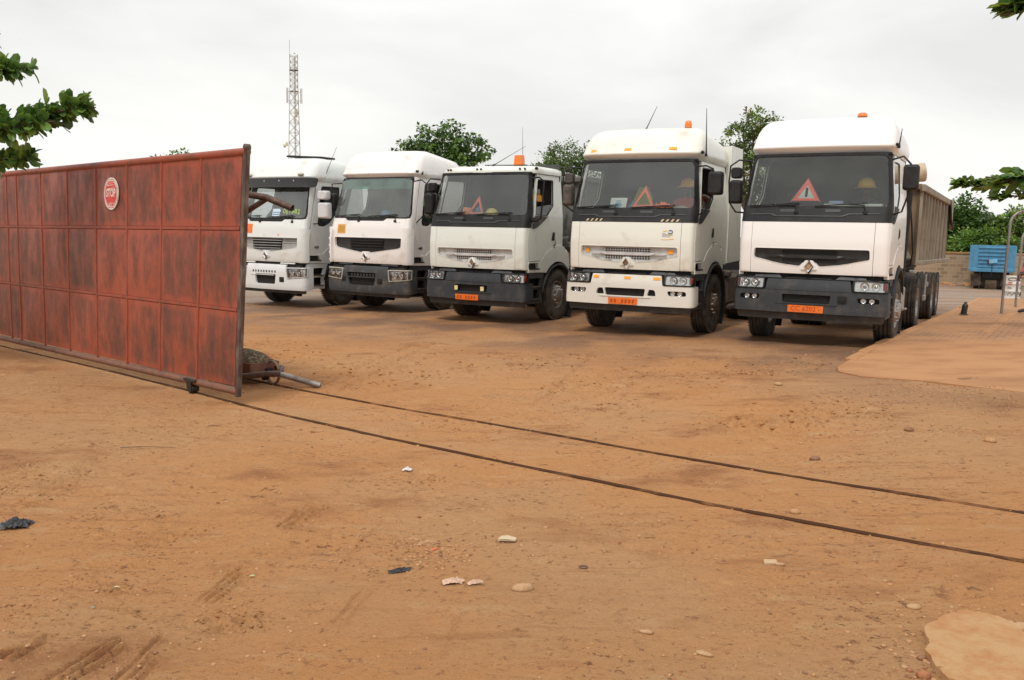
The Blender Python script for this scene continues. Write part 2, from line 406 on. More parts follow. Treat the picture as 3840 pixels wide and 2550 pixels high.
def round_lamp(m, f, s, z, r, d=.0, mi=0, mj=1):
    c = Vector(f(s, z, d)); q = Vector(f(s, z, d + .1)) - c
    m.lathe([(r * 1.15, -.03), (r * 1.15, .008), (r, .01), (r * .96, -.01), (r * .55, -.025), (r * .3, -.012), (0, -.006)], c, q, 20, mi)
    m.lathe([(r, .004), (r * .6, .010), (0, .013)], c, q, 16, mj)

def truck(kind, X, Y, z, th, name, label, wcol, cfg):
    T = thing(name, label, 'lorry', (X, Y, z), -th, 'white lorries parked side by side in the yard')
    A = kind == 'A'; WH = wcol
    Yr = cfg.get('Yr', 1.66); low = cfg.get('low', False)
    if A:
        Fz = ([.3, .45, .52, .9, 1.05, 1.10, 1.14, 1.3, 1.6, 1.88, 1.93, 2.17, 2.5, 2.95], [.05, .02, 0, 0, .03, .06, .045, .03, .02, .05, .06, .13, .21, .34])
        Wz = ([.4, 1.95, 2.15, 2.95], [1.14, 1.14, 1.135, 1.06])
    else:
        Fz = ([.3, .42, .50, .9, 1.0, 1.08, 1.13, 1.3, 1.6, 1.9, 2.1, 2.5, 2.99], [.05, .02, 0, 0, .02, .06, .04, .03, .03, .06, .12, .22, .36])
        Wz = ([.4, 1.95, 2.15, 2.95], [1.17, 1.17, 1.165, 1.09])
    f = skin(Fz, Wz, Yr); sy = f.sy
    zhb, zht = (1.125, 1.92) if A else (1.09, 2.085)
    # ---- nose panel and grille
    if A:
        gr = [(-.87, 1.515), (.87, 1.515), (.88, 1.365), (.46, 1.27), (.15, 1.235), (.095, 1.30), (-.095, 1.30), (-.15, 1.235), (-.46, 1.27), (-.88, 1.365)]
        hood = rect(-.91, zhb, .91, zht, .015)
    else:
        gr = [(-.965, 1.665), (.965, 1.665), (.955, 1.465), (.90, 1.435), (.12, 1.320), (.08, 1.345), (-.08, 1.345), (-.12, 1.320), (-.90, 1.435), (-.955, 1.465)]
        hood = rnd([(-1.0, zhb), (1.0, zhb), (1.0, zht), (.52, zht), (.44, zht - .055), (-.60, zht - .055), (-.68, zht), (-1.0, zht)], .012)
    gp = rnd(gr, .03 if A else .02)
    m = M(); m.sheet(hood, f, 0, -.03, [gp], .07, 0, 1); H = m.build('nose_panel', [WH, DARK], T)
    lip = M()     # moulded lip round the grille opening
    ctr = (0, 1.39 if A else 1.5)
    gin = rnd([(ctr[0] + (p[0] - ctr[0]) * .985, ctr[1] + (p[1] - ctr[1]) * .955) for p in gr], .03)
    lip.sheet(gp, f, .006, -.05, [gin], .07); lip.build('grille_surround', [cfg['grillelip']], T)
    gm = cfg['grille']; m = M(); m.sheet(gp, f, -.06, None, (), .08, 0)
    if A:
        for zz, hh in ((1.452, .062), (1.325, .058)):
            m.sheet(rect(-.43, zz - hh / 2, .40, zz + hh / 2, .008), f, -.056, None, (), .09, 1)
            for k in range(18): m.sheet(rect(-.425 + k * .0478, zz - hh / 2, -.413 + k * .0478, zz + hh / 2), f, -.048, None, (), .09, 0 if not cfg.get('gblack') else 2)
            m.sheet(rect(-.43, zz - .004, .40, zz + .004), f, -.047, None, (), .09, 0 if not cfg.get('gblack') else 2)
        m.sheet(rnd([(-.68, 1.398), (-.3, 1.412), (.3, 1.412), (.68, 1.398), (.68, 1.376), (.3, 1.366), (-.3, 1.366), (-.68, 1.376)], .01), f, -.012, -.058, (), .07, 0)
    else:
        m.sheet(rnd([(-.52, 1.63), (.48, 1.63), (.44, 1.38), (-.44, 1.38)], .02), f, -.056, None, (), .09, 1)
        for k in range(4): m.sheet(rect(-.50 + .015 * k, 1.60 - k * .062 - .012, .47 - .015 * k, 1.60 - k * .062 + .004), f, -.02, -.055, (), .09, 0)
        for k in range(22): m.sheet(rect(-.49 + k * .0445, 1.39, -.478 + k * .0445, 1.62), f, -.05, None, (), .1, 2)
        for zz in (1.62, 1.58, 1.53): m.sheet(rect(.50, zz - .003, .94, zz + .003), f, -.052, None, (), .09, 2); m.sheet(rect(-.94, zz - .003, -.50, zz + .003), f, -.052, None, (), .09, 2)
    m.build('grille', [gm, DARK, BLACKPL], T)
    m = M()
    if A: m.sheet(rnd([(-.13, 1.19), (.13, 1.19), (.06, 1.335), (-.06, 1.335)], .03), f, .022, -.03, (), .05, 2); emblem(m, f, 0, 1.235, .080, .115, .024)
    else: m.sheet(rnd([(-.14, 1.20), (.14, 1.20), (.09, 1.35), (-.09, 1.35)], .04), f, .02, -.03, (), .05, 2); emblem(m, f, 0, 1.24, .075, .115, .022)
    m.build('emblem', [CHROME, BLACKPL if not A else CHROME, WH], T)
    # ---- corner panels
    for g in (-1, 1):
        m = M()
        if A: m.sheet(sides([(.916, zhb), (1.235, zhb - .01), (1.262, 1.30), (1.262, zht), (.916, zht)], g), f, 0, -.03, (), .05, 0, 1)
        else: m.sheet(rnd(sides([(1.005, zhb), (1.235, zhb), (1.262, 1.28), (1.262, 2.05), (1.262, 3.0), (1.11, 3.0), (1.165, 2.2), (1.12, 2.10), (1.005, 2.085)], g), 0), f, 0, -.03, (), .05, 0, 1)
        m.build('corner_panel', [WH, DARK], T)
        if not A:
            slots = [rect(-1.19, z0, -1.03, z0 + .12, .02) for z0 in (1.17, 1.33, 1.49, 1.65)]
            m = M(); m.sheet(rnd(sides([(.975, 1.085), (1.20, 1.085), (1.24, 1.15), (1.24, 1.86), (1.19, 1.895), (1.0, 1.88), (.975, 1.82)], g), .03), f, .065, .0, slots if g < 0 else (), .045, 0, 1)
            if g < 0:
                for sl in slots: m.sheet(sl, f, .012, None, (), .06, 1)
            m.build('air_deflector', [WH, DARK], T)
    # ---- windscreen and its frame
    wt = 2.94 if A else 2.975; wb = 2.165 if A else 2.12
    wp = rnd([(-1.10, wb), (1.10, wb), (1.07, wt), (-1.07, wt)], .13)
    if A: out = rnd([(-1.262, 1.924), (1.262, 1.924), (1.262, 2.30), (1.17, 2.985), (-1.17, 2.985), (-1.262, 2.30)], .03)
    else: out = rnd([(-1.12, 2.09), (-.70, 2.09), (-.60, 2.03), (.44, 2.03), (.54, 2.09), (1.12, 2.09), (1.16, 2.2), (1.11, 2.995), (-1.11, 2.995), (-1.16, 2.2)], .05)
    m = M(); m.sheet(out, f, .006 if A else -.004, -.035, [wp], .06); m.build('windscreen_surround', [BLACKPL], T)
    m = M(); m.sheet(wp, f, -.006, None, (), .08); ws = m.build('windscreen', [cfg.get('glass', GLW)], T)
    if cfg.get('band'):
        m = M(); m.sheet(rnd([(-1.055, 2.74, .0), (1.055, 2.74, .0), (1.045, 2.955), (-1.045, 2.955)], .10), f, -.016, None, (), .08); m.build('sun_band', [GLB], ws)
    if A:
        m = M()
        for x0 in (-.50, .18):
            m.sheet(rect(x0, 2.075, x0 + .22, 2.115, .012), f, .012, .0, (), .06)
        m.sheet(rnd([(-.96, 2.045), (-.62, 2.05), (-.56, 2.02), (.42, 2.02), (.52, 2.055), (.96, 2.06), (.96, 2.05), (.54, 2.04), (.44, 2.005), (-.58, 2.005), (-.64, 2.035), (-.96, 2.03)], 0), f, .016, .0, (), .06)
        m.build('scuttle_trim', [mat('trim_edge', (.05, .05, .05), .35)], T)
    zw = 2.165 if A else 2.13
    wiper(T, f, -.98, -.22, zw, zw + .045); wiper(T, f, .02, .78, zw, zw + .045)
    # ---- doors
    for g in (-1, 1):
        q = lambda P: sides([(sy(p[0]) if p[0] > .2 else p[0] + 1.07,) + tuple(p[1:]) for p in P], g)
        if A:
            dp = [(.32, 1.92, 0), (.30, 2.96, 0), (1.34, 2.96, .05), (1.34, 1.72, .08), (1.22, 1.56, .1), (.92, 1.46, .1), (.70, 1.30, .04), (.22, 1.29, .02), (.22, 1.92, 0)]
            wn = [(.36, 2.17), (.36, 2.86, .05), (1.20, 2.875, .06), (1.20, 2.36, .05), (.92, 2.16, .04)]
        else:
            dp = [(.28, 1.92, 0), (.28, 2.99, 0), (1.34, 2.99, .05), (1.34, 1.72, .08), (1.10, 1.55, .1), (.80, 1.28, .06), (.28, 1.275, .02)]
            wn = [(.48, 2.02, .08), (.48, 2.88, .07), (1.23, 2.885, .06), (1.23, 2.36, .06), (.92, 2.02, .06), (.72, 1.93, .08), (.52, 1.95, .06)]
        dpoly = rnd(q(dp), .03); wpoly = rnd(q(wn), .04)
        m = M(); m.sheet(dpoly, f, .004, -.04, [wpoly], .07, 0, 1); D = m.build('door', [WH, TRIM], T)
        openw = cfg.get('open', ()); 
        m = M()
        if g in openw: m.sheet(rnd(q([(.36, 2.17), (.36, 2.32), (1.19, 2.40), (.92, 2.17)]), .03), f, -.02, None, (), .1)
        else: m.sheet(wpoly, f, -.012, None, (), .12)
        m.build('door_window', [GLS if g > 0 and not cfg.get('clear') else GLC], D)
        # window seal
        cx = sum(p[0] for p in wpoly) / len(wpoly); cz = sum(p[1] for p in wpoly) / len(wpoly)
        inn = [(cx + (p[0] - cx) * .94, cz + (p[1] - cz) * .95) for p in wpoly]
        m = M(); m.sheet(wpoly, f, -.002, -.02, [inn], .1); m.build('window_seal', [BLACKPL], D)
        hy, hz = (1.20, 1.76) if A else (1.16, 1.62)
        m = M(); m.sheet(rnd(q([(hy - .06, hz - .075), (hy + .075, hz - .075), (hy + .075, hz + .09), (hy - .02, hz + .09)]), .025), f, .008, -.03, (), .06)
        m.sheet(rnd(q([(hy - .03, hz - .05), (hy + .05, hz - .05), (hy + .05, hz + .06), (hy, hz + .06)]), .02), f, .018, .0, (), .06, 1)
        m.build('handle', [BLACKPL, DARK], D)
        # mirror base triangle
        m = M()
        if A: m.sheet(rnd(q([(.29, 1.90, .03), (.47, 1.925, .05), (.92, 2.155, .02), (.34, 2.165, .01)]), .02), f, .016, .0, (), .06)
        else: m.sheet(rnd(q([(.50, 2.03), (.56, 1.955), (.72, 1.94), (.90, 2.03), (.50, 2.06)]), .03), f, .004, -.02, (), .07)
        m.build('mirror_base', [BLACKPL if not cfg.get('greybase') else GREYD], D)
        # rear of the cab side
        m = M()
        pr = [(1.346, 1.60), (1.346, 2.985), (Yr - .03, 2.985), (Yr - .02, 1.42), (Yr - .25 if Yr > 2 else 1.56, 1.42), (1.50, 1.545)] if Yr < 2 else [(1.346, 1.60), (1.346, 2.985), (Yr - .03, 2.985), (Yr - .02, 1.20), (1.98, 1.20), (1.92, 1.42), (1.70, 1.58), (1.50, 1.62)]
        m.sheet(q(pr), f, 0, -.04, (), .1, 0, 1)
        o = m.build('cab_side', [WH, TRIM], T)
        # arch cover above the wheel, with step
        m = M(); fn = []
        wy, wz, r = 1.45, .53, .74
        a0, a1 = math.radians(135), math.radians(48)
        arc = [(wy + r * cos(a0 + (a1 - a0) * k / 10), wz + r * sin(a0 + (a1 - a0) * k / 10)) for k in range(11)]
        pf = [(.16, 1.075)] + [(.90, 1.065)] + arc + [(1.98, 1.18), (1.92, 1.42), (1.70, 1.565), (1.46, 1.60), (1.20, 1.55), (.93, 1.45), (.70, 1.285), (.16, 1.28)]
        hole = rnd(q([(.24, 1.135), (.62, 1.135), (.58, 1.255), (.24, 1.255)]), .02)
        m.sheet(q(pf), f, .012, -.06, [hole], .06, 0, 1); m.sheet(hole, f, -.09, None, (), .1, 1)
        m.sheet(q([(.25, 1.128), (.64, 1.128), (.63, 1.150), (.25, 1.150)]), f, .02, -.08, (), .1, 2)
        m.build('wheel_arch', [WH, TRIM, DARK], T)
        # mudguard
        m = M(); rings = []
        for k in range(19):
            t = R(168 - 205 * k / 18); c, s_ = cos(t), sin(t)
            rings.append([(g * x, wy + (.70 if x > 1.0 else .68) * c * 1.0, wz + .70 * s_) for x in (.80, 1.0, 1.15, 1.165)] + [(g * 1.165, wy + .655 * c, wz + .655 * s_), (g * .8, wy + .655 * c, wz + .655 * s_)])
        m.loft(rings, 0, True, True, True); m.build('mudguard', [BLACKPL], T)
        # lower step box
        lm = cfg['lower']; m = M()
        pl = [(.16, .47), (.80, .47), (.80, .74), (.88, 1.06), (.16, 1.06)]
        h1 = rnd(q([(.26, .56), (.72, .56), (.72, .74), (.26, .74)]), .03); h2 = rnd(q([(.26, .80), (.74, .80), (.78, .96), (.26, .96)]), .03)
        m.sheet(q(pl), f, .0, -.06, [h1, h2], .07, 0, 1)
        for hh in (h1, h2): m.sheet(hh, f, -.12, None, (), .1, 1)
        for zz in (.552, .792): m.sheet(q([(.24, zz - .012), (.76, zz - .012), (.76, zz + .012), (.24, zz + .012)]), f, .025, -.11, (), .1, 2)
        m.build('step', [lm, DARK, CHASS], T)
    # ---- roof
    if low: lv = [(2.965, .335, 1.075, 1), (3.01, .325, 1.08, 1), (3.06, .37, 1.07, 1), (3.095, .45, 1.03, 1), (3.118, .58, .93, .95), (3.125, .80, .72, .8)]
    else:
        tz = cfg.get('top', 3.56) - 3.56
        lv = [(2.965, .415, 1.05, 1), (2.985, .405, 1.06, 1), (3.055, .285, 1.09, 1), (3.078, .262, 1.09, 1), (3.10, .270, 1.09, 1), (3.13, .295, 1.085, 1), (3.22, .345, 1.075, 1), (3.34 + tz * .6, .42, 1.045, 1), (3.43 + tz * .8, .50, 1.005, 1), (3.49 + tz, .59, .96, .95), (3.535 + tz, .72, .90, .9), (3.556 + tz, .88, .76, .8), (3.562 + tz, 1.05, .60, .7)]
    k = 1.0 if A else 1.025
    rd = cfg.get('drop', 0.0); m = M(); rings = []
    for zz, F, w, kk in lv:
        rr = roof_ring(F, w * k, zz, Yr - (0 if zz < 3.3 else .02), .06 if zz < 3.4 else .15, 10, kk)
        h = max(0, (zz - 3.1) / .46)
        rings.append([(p[0], p[1], p[2] - rd * h * max(0, min(1, (p[1] - 1.0) / max(.1, Yr - 1.0)))) for p in rr])
    m.loft(rings, 0, True, False, True); RF = m.build('roof', [WH], T)
    # rear fairing behind a sleeper
    if cfg.get('fairing'):
        y2 = cfg['fairing']; m = M()
        for g in (-1, 1):
            m.sheet([(Yr - .0, 1.22), (y2 + .05, 1.25), (y2 - .10, 3.36), (Yr, 3.36)], lambda u, v, d: (g * (1.135 + d), u, v), 0, -.03, (), .2)
        m.sheet([(-1.13, Yr), (1.13, Yr), (1.13, y2 - .10), (-1.13, y2 - .10)], lambda u, v, d: (u, v, 3.35 + d), 0, -.03, (), .2)
        for g in (-1, 1): m.box((g * 1.06, Yr + .02, 2.3), (.15, .05, 2.1))
        m.build('side_fairing', [WH], T)
    # ---- back wall, floor, dashboard, interior
    m = M(); hole = [rect(.42, 2.45, .62, 2.72, .03)] if cfg.get('rearwin') else []
    m.sheet(rect(-1.05, 1.2, 1.05, 3.2, .03), lambda u, v, d: (u, Yr - .10 + d, v), 0, .045, hole, .3, 0, 1); m.build('cab_back', [TRIM, WH], T)
    m = M(); m.box((0, (Yr + .4) / 2, 1.25), (2.1, Yr - .45, .06)); m.box((0, .66, 1.62), (1.9, .34, .70), b=.05)
    m.sheet(rect(-1.02, .28, 1.02, .92, .05), lambda u, v, d: (u, v + .04 * (u ** 2), 2.10 + .03 * cos(u * 3) - (v - .3) * .05 + d), 0, -.14, (), .15)
    m.box((.62, .86, 2.06), (.55, .22, .14), b=.05); m.build('dashboard', [TRIM], T)
    m = M(); c = Vector((.62, 1.02, 2.06)); ax = Vector((0, -.55, .85)).normalized(); a = Vector((1, 0, 0)); b = ax.cross(a)
    m.tube([c + (a * cos(2 * pi * i / 28) + b * sin(2 * pi * i / 28)) * .225 for i in range(29)], .016, 7, cap=False)
    for t in (R(20), R(160), R(270)): m.tube([c - ax * .03, c + (a * cos(t) + b * sin(t)) * .22], .012, 5)
    m.lathe([(.07, -.05), (.06, .0), (0, .01)], c, ax, 14); m.build('steering_wheel', [BLACKPL], T)
    seat(T, .62, 1.25); seat(T, -.62, 1.25)
    m = M(); m.sheet(rect(-1.05, .40, 1.05, Yr - .08, .02), lambda u, v, d: (u, v, 2.985 - .03 * u * u + d), 0, None, (), .2); m.build('headlining', [TRIM], T)
    # ---- bumper
    bm_ = cfg['bumper']
    fb = skin((Fz[0], [y - .0 for y in Fz[1]]), ([.3, .45, .6, 1.1], [1.15, 1.18, 1.19, 1.17] if A else [1.2, 1.225, 1.235, 1.215]), 1.66)
    e = 1.36
    if A:
        bo = rnd([(-e, .55, .04), (-1.2, .52, .1), (1.2, .52, .1), (e, .55, .04), (e, .865, .03), (.625, .865, .02), (.60, 1.035, .02), (-.60, 1.035, .02), (-.625, .865, .02), (-e, .865, .03)], .03)
        rc = rnd([(-.37, .805), (.34, .805), (.32, .675), (-.35, .675)], .025); hz = [(.64, .872), (1.225, .872), (1.225, 1.055), (.64, 1.06)]
        hc = (.94, .965)
    else:
        bo = rnd([(-e, .47, .05), (-1.2, .435, .1), (1.2, .435, .1), (e, .47, .05), (e, .99, .04), (1.23, .985, .01), (1.23, .755, .01), (.63, .690, .02), (.60, .975, .02), (.60, 1.03, .04), (-.60, 1.03, .04), (-.60, .975, .02), (-.63, .690, .02), (-1.23, .755, .01), (-1.23, .985, .01), (-e, .99, .04)], .02)
        rc = rnd([(-.50, .885), (.30, .885), (.26, .60), (-.42, .60)], .04) if not cfg.get('b1') else rnd([(-.33, .80), (.32, .80), (.29, .565), (-.30, .565)], .04)
        hz = [(.61, .968), (1.222, .978), (1.222, .765), (.64, .700)]; hc = (.92, .845)
    holes = [rc]
    if A:
        if cfg.get('fogs') != 'none': holes += [rnd(sides([(.70, .785), (.985, .785), (.99, .705), (.72, .705)], g), .035) for g in (-1, 1)]
        if cfg.get('vents'): holes += [rnd(sides([(.37, .69), (.52, .69), (.50, .79), (.40, .80)], g), .03) for g in (-1, 1)]
    m = M(); m.sheet(bo, fb, 0, -.05, holes, .06, 0, 1)
    for h in holes: m.sheet(h, fb, -.06, None, (), .08, 1)
    for zz in ([.70, .72, .74, .76, .78] if A else [.64, .67, .70, .73]): m.sheet(rect(-.33, zz - .004, .30, zz + .004), fb, -.045, None, (), .1, 2)
    if not A:
        for kx in range(9): m.sheet(rect(-.40 + kx * .085, .795 if not cfg.get('b1') else .835, -.36 + kx * .085, .86 if not cfg.get('b1') else .885), fb, -.03 if not cfg.get('b1') else .003, None, (), .1, 1 if cfg.get('b1') else 0)
        m.sheet(rect(-.46, .77, .27, .785, .005), fb, .012, -.06, (), .1, 0)
    else:
        m.sheet(rnd([(-.46, .672), (.44, .672), (.42, .655), (-.44, .655)], .006), fb, .012, -.02, (), .08, 0)
        if cfg.get('crease', True): m.sheet(rect(-.60, .868, .60, .876), fb, .006, -.02, (), .08, 0)
    m.build('bumper', [bm_, DARK, BLACKPL], T)
    m = M(); m.sheet(rnd([(-1.19, .405 if A else .36), (1.19, .405 if A else .36), (1.21, .53 if A else .445), (-1.21, .53 if A else .445)], .03), fb, -.045, -.10, (), .08); m.build('air_dam', [mat('air_dam_plastic', (.035, .033, .031), .75, var=(.09, .07, .055), vscale=4)], T)
    m = M(); m.sheet(rect(-1.22, .86, 1.22, 1.20), f, -.075, None, (), .09)
    for zz in (1.055, 1.075, 1.095): m.sheet(rect(-.36, zz - .005, .34, zz + .005), f, -.055, None, (), .1, 1)
    for g in (-1, 1): m.sheet(rnd(sides([(.40, 1.05), (.85, 1.05), (.83, 1.085), (.46, 1.105)], g), .01), f, -.02, -.06, (), .07, 2)
    m.build('radiator_panel', [DARK, BLACKPL, GREYB if not cfg.get('b1') else WH], T)
    if cfg.get('b1'):
        m = M(); m.sheet(rnd([(-.36, 1.03), (.40, 1.03), (.38, 1.12), (-.34, 1.12)], .03), f, -.04, -.07, (), .08); m.build('radiator_vent', [DARK], T)
    for g in (-1, 1): headlight(T, fb, hz, hc[0], hc[1], g, BLACKPL if A else cfg['lampframe'], A and not cfg.get('amberind'), True)
    if A and cfg.get('fogs') != 'none':
        for g in (-1, 1):
            m = M()
            for s in (.79, .905): round_lamp(m, fb, g * s, .745, .034, -.03)
            m.build('fog_light', [CHROME, CLEAR], T)
    if cfg.get('worklamps'):
        for s in (-.345, .235):
            m = M(); m.sheet(rect(s - .045, .685, s + .045, .785, .012), fb, .012, -.05, (), .05); m.sheet(rect(s - .037, .693, s + .037, .777, .01), fb, .014, None, (), .05, 1)
            m.build('work_lamp', [BLACKPL, mat('yellow_lamp', (.74, .62, .30), .25)], T)
    if cfg.get('socket'):
        for s, zz in cfg['socket']:
            m = M(); m.sheet(rect(s - .065, zz - .06, s + .065, zz + .06, .012), fb, .006, -.02, (), .05); round_lamp(m, fb, s, zz, .036, .008); m.build('tow_socket', [BLACKPL, DARK], T)
    if cfg.get('plate'):
        m = M(); P0, P1 = cfg['plate']; zc = .585 if cfg.get('pz') is None else cfg['pz']
        m.sheet(rect(P0, zc - .054, P1, zc + .054, .008), fb, .022, .008, (), .08)
        pm = (P0 + P1) / 2
        if cfg.get('ptext'): text_into(m, cfg['ptext'], .105, lambda u, v, d: fb(pm + u * .95, zc + v, .022 + d), 1, .003)
        else:
            for q in range(7):
                if q in (2, ): continue
                m.sheet(rnd([(P0 + .04 + q * .062, zc - .032), (P0 + .075 + q * .062, zc - .034), (P0 + .082 + q * .062, zc + .03), (P0 + .046 + q * .062, zc + .034)], .015), fb, .0245, None, (), .05, 1)
        m.build('number_plate', [ORPLATE, PLTXT], T)
    for (s, zz, w, h, on) in cfg.get('reflectors', ()):
        m = M(); ff = f if on == 'f' else fb
        if on == 'r':
            yy = .30 + max(0, zz - 3.12) * .55 + .10 * (abs(s) / .9) ** 3 - .008; m.box((s, yy, zz), (w, .012, h), Matrix.Rotation(-.5, 3, 'X') @ Matrix.Rotation(.0, 3, 'Z'), b=.003)
        else: m.sheet(rect(s - w / 2, zz - h / 2, s + w / 2, zz + h / 2, .004), ff, cfg.get('rd', .008) if on == 'b' else -.045, -.05 if on == 'f' else 0, (), .08)
        m.build('reflector', [REFLO], T)
    if cfg.get('hstripes'):
        for x0 in cfg['hstripes']:
            m = M()
            for k in range(4): m.sheet([(x0 + k * .085, 1.935), (x0 + .035 + k * .085, 1.935), (x0 + .065 + k * .085, 1.975), (x0 + .03 + k * .085, 1.975)], f, .010, None, (), .06)
            m.build('hazard_stripe', [mat('stripe_tan', (.52, .40, .22), .5)], T)
    # ---- chassis and wheels
    ch = M(); yl = cfg.get('len', 5.6)
    for x in (-.42, .42): ch.box((x, .7 + (yl - .7) / 2, .86), (.09, yl - .7, .26))
    ch.box((0, 1.45, .56), (1.7, .14, .14), b=.03); ch.box((0, .95, .85), (.75, 1.1, .55), b=.05); ch.box((0, 1.9, 1.0), (.8, .8, .4), b=.05); ch.box((0, .45, .62), (1.9, .5, .3))
    for y in (2.6, 3.6, 4.6): ch.box((0, y, .86), (.8, .1, .18))
    if cfg.get('light_block'):
        y0 = cfg['light_block']; ch.box((0, y0 + 3.5, .95), (2.3, 7, .5)); ch.box((0, y0 + 3.5, .55), (2.2, 5.5, .4))  # unseen boxes added to block light and darken the ground under the lorry
    ch.build('chassis', [DARK], T)
    rm = cfg.get('rims', RIMSILV)
    def gl(x, y): 
        return G(X + x * cos(th) + y * sin(th), Y - x * sin(th) + y * cos(th)) - z
    for g in (-1, 1): wheel(T, g * 1.0, 1.45, .52 + gl(g, 1.45), True, g, rm, steer=cfg.get('steer', 0))
    for y in cfg.get('rear', (4.7,)):
        ax = M(); ax.box((0, y, .52), (1.8, .16, .16), b=.04); ax.lathe([(.0, -.2), (.2, -.15), (.2, .15), (0, .2)], (0, y, .52), (0, 1, 0), 14); ax.build('axle', [DARK], T)
        for g in (-1, 1): wheel(T, g * 1.02, y, .52 + gl(g, y), False, g, rm, True)
    return T, f, fb
# ------------------------------------------------------------------ ground
TREAD = [((-1.84, 3.42), (-1.70, 3.80), .02, .016), ((-1.78, 3.40), (-1.68, 3.73), .02, .016), ((-1.73, 3.40), (-1.63, 3.70), .018, .012), ((-2.16, 3.60), (-2.08, 3.74), .02, .014), ((-2.12, 3.58), (-2.02, 3.81), .022, .020), ((-2.06, 3.57), (-2.00, 3.74), .02, .016),
         ((-1.56, 3.35), (-1.53, 3.82), .018, .014), ((-1.50, 3.35), (-1.49, 3.62), .018, .012), ((-1.46, 3.35), (-1.44, 3.58), .018, .010), ((-2.2, 4.30), (-1.6, 3.99), .016, .007), ((-1.6, 3.99), (-1.28, 3.86), .016, .007), ((-2.18, 4.26), (-1.62, 3.96), .012, .005), ((-1.51, 4.22), (-1.42, 4.66), .018, .012), ((-1.47, 4.22), (-1.39, 4.56), .018, .012), ((-1.43, 4.2), (-1.36, 4.46), .016, .010),
         ((-3.80, 6.35), (-3.60, 6.90), .028, .014), ((-3.70, 6.15), (-3.52, 6.75), .028, .014), ((-3.60, 6.0), (-3.41, 6.5), .028, .014), ((-3.48, 5.95), (-3.33, 6.4), .024, .010), ((-3.21, 5.6), (-3.33, 6.85), .022, .010), ((-3.13, 5.6), (-3.25, 6.8), .022, .010), ((-3.04, 5.7), (-3.16, 6.6), .02, .008), ((-1.39, 5.25), (-1.31, 5.8), .02, .011), ((-1.33, 5.25), (-1.25, 5.75), .02, .010), ((-1.26, 5.3), (-1.19, 5.7), .016, .006),
         ((-.80, 3.8), (-.71, 4.35), .016, .008), ((-.75, 3.8), (-.66, 4.3), .014, .006), ((-.26, 3.6), (-.23, 4.0), .015, .006), ((-.9, 4.7), (-.78, 5.4), .018, .006), ((2.5, 11.3), (3.2, 11.55), .04, .02), ((2.3, 11.0), (3.1, 11.2), .04, .02), ((.3, 10.2), (1.7, 11.8), .07, .03), ((.55, 10.1), (1.95, 11.6), .07, .03), ((-1.2, 11.3), (1.1, 12.9), .08, .035), ((-.9, 11.2), (1.4, 12.7), .08, .03), ((-3.6, 11.9), (-.6, 13.4), .08, .035), ((-3.2, 11.5), (-.2, 13.1), .08, .03), ((1.6, 12.8), (3.4, 12.3), .06, .03), ((1.4, 12.4), (3.3, 11.9), .06, .03), ((-2.4, 10.6), (-.6, 10.3), .05, .02), ((.9, 9.2), (2.6, 10.6), .05, .02), ((1.15, 9.1), (2.85, 10.4), .05, .02), ((-.6, 7.9), (3.3, 12.9), .06, .016), ((-.35, 7.75), (3.55, 12.7), .06, .016), ((-2.3, 9.9), (-1.5, 14.6), .07, .02), ((-2.0, 9.85), (-1.2, 14.5), .07, .02), ((-4.6, 13.2), (1.8, 11.4), .06, .02), ((-4.5, 12.9), (1.9, 11.1), .06, .016), ((.2, 9.0), (1.3, 13.4), .06, .018)]
CLODS = [(-1.31, 4.02, .2, 1), (-1.2, 3.95, .13, 1), (-2.14, 4.54, .2, .7), (-2.24, 4.07, .22, .7), (-2.05, 5.05, .2, .6), (-1.9, 5.21, .18, .6), (-2.61, 5.5, .1, .8), (-2.4, 5.64, .14, .5), (-2.16, 5.53, .11, .8), (-.48, 5.13, .2, .7), (-.46, 4.8, .2, 1), (-.89, 4.07, .15, .4), (-.58, 6.37, .12, 1), (-1.13, 6.31, .09, .8), (-3.8, 14.14, .8, .8), (-1.27, 11.05, .5, .6), (-1.88, 4.34, .15, .5), (2.08, 8.25, .45, 1), (2.68, 8.45, .6, .9), (3.07, 8.88, .4, .8), (4.01, 12.06, .5, 1), (1.01, 8.89, .4, .7), (3.31, 11.48, .4, 1), (.46, 5.54, .2, .5), (3.47, 8.66, .35, .7), (-2.0, 11.5, .8, .5), (-.2, 12.2, 1.2, .5), (2.2, 11.6, .9, .5), (-3.6, 12.6, .9, .5)]
def track_pts(P, n=140):
    P = np.array(P); d = np.concatenate([[0], np.cumsum(np.hypot(*np.diff(P, axis=0).T))]); t = np.linspace(0, d[-1], n)
    X, Y = np.interp(t, d, P[:, 0]), np.interp(t, d, P[:, 1]); k = np.ones(9) / 9
    Xs = np.convolve(np.pad(X, 4, 'edge'), k, 'valid'); Ys = np.convolve(np.pad(Y, 4, 'edge'), k, 'valid'); return np.stack([Xs, Ys], 1)
TR_NEAR = track_pts([(-13.0, 18.6), (-8.12, 14.148), (-5.333, 11.642), (-3.558, 9.98), (-2.569, 8.985), (-1.091, 7.703), (.018, 6.812), (1.639, 5.522), (2.812, 4.728), (4.6, 3.5)])
TR_FAR = track_pts([(-11.0, 18.2), (-5.3, 12.95), (-2.733, 10.391), (-1.236, 9.09), (.014, 8.122), (1.144, 7.17), (1.928, 6.555), (3.291, 5.581), (5.2, 4.2)])
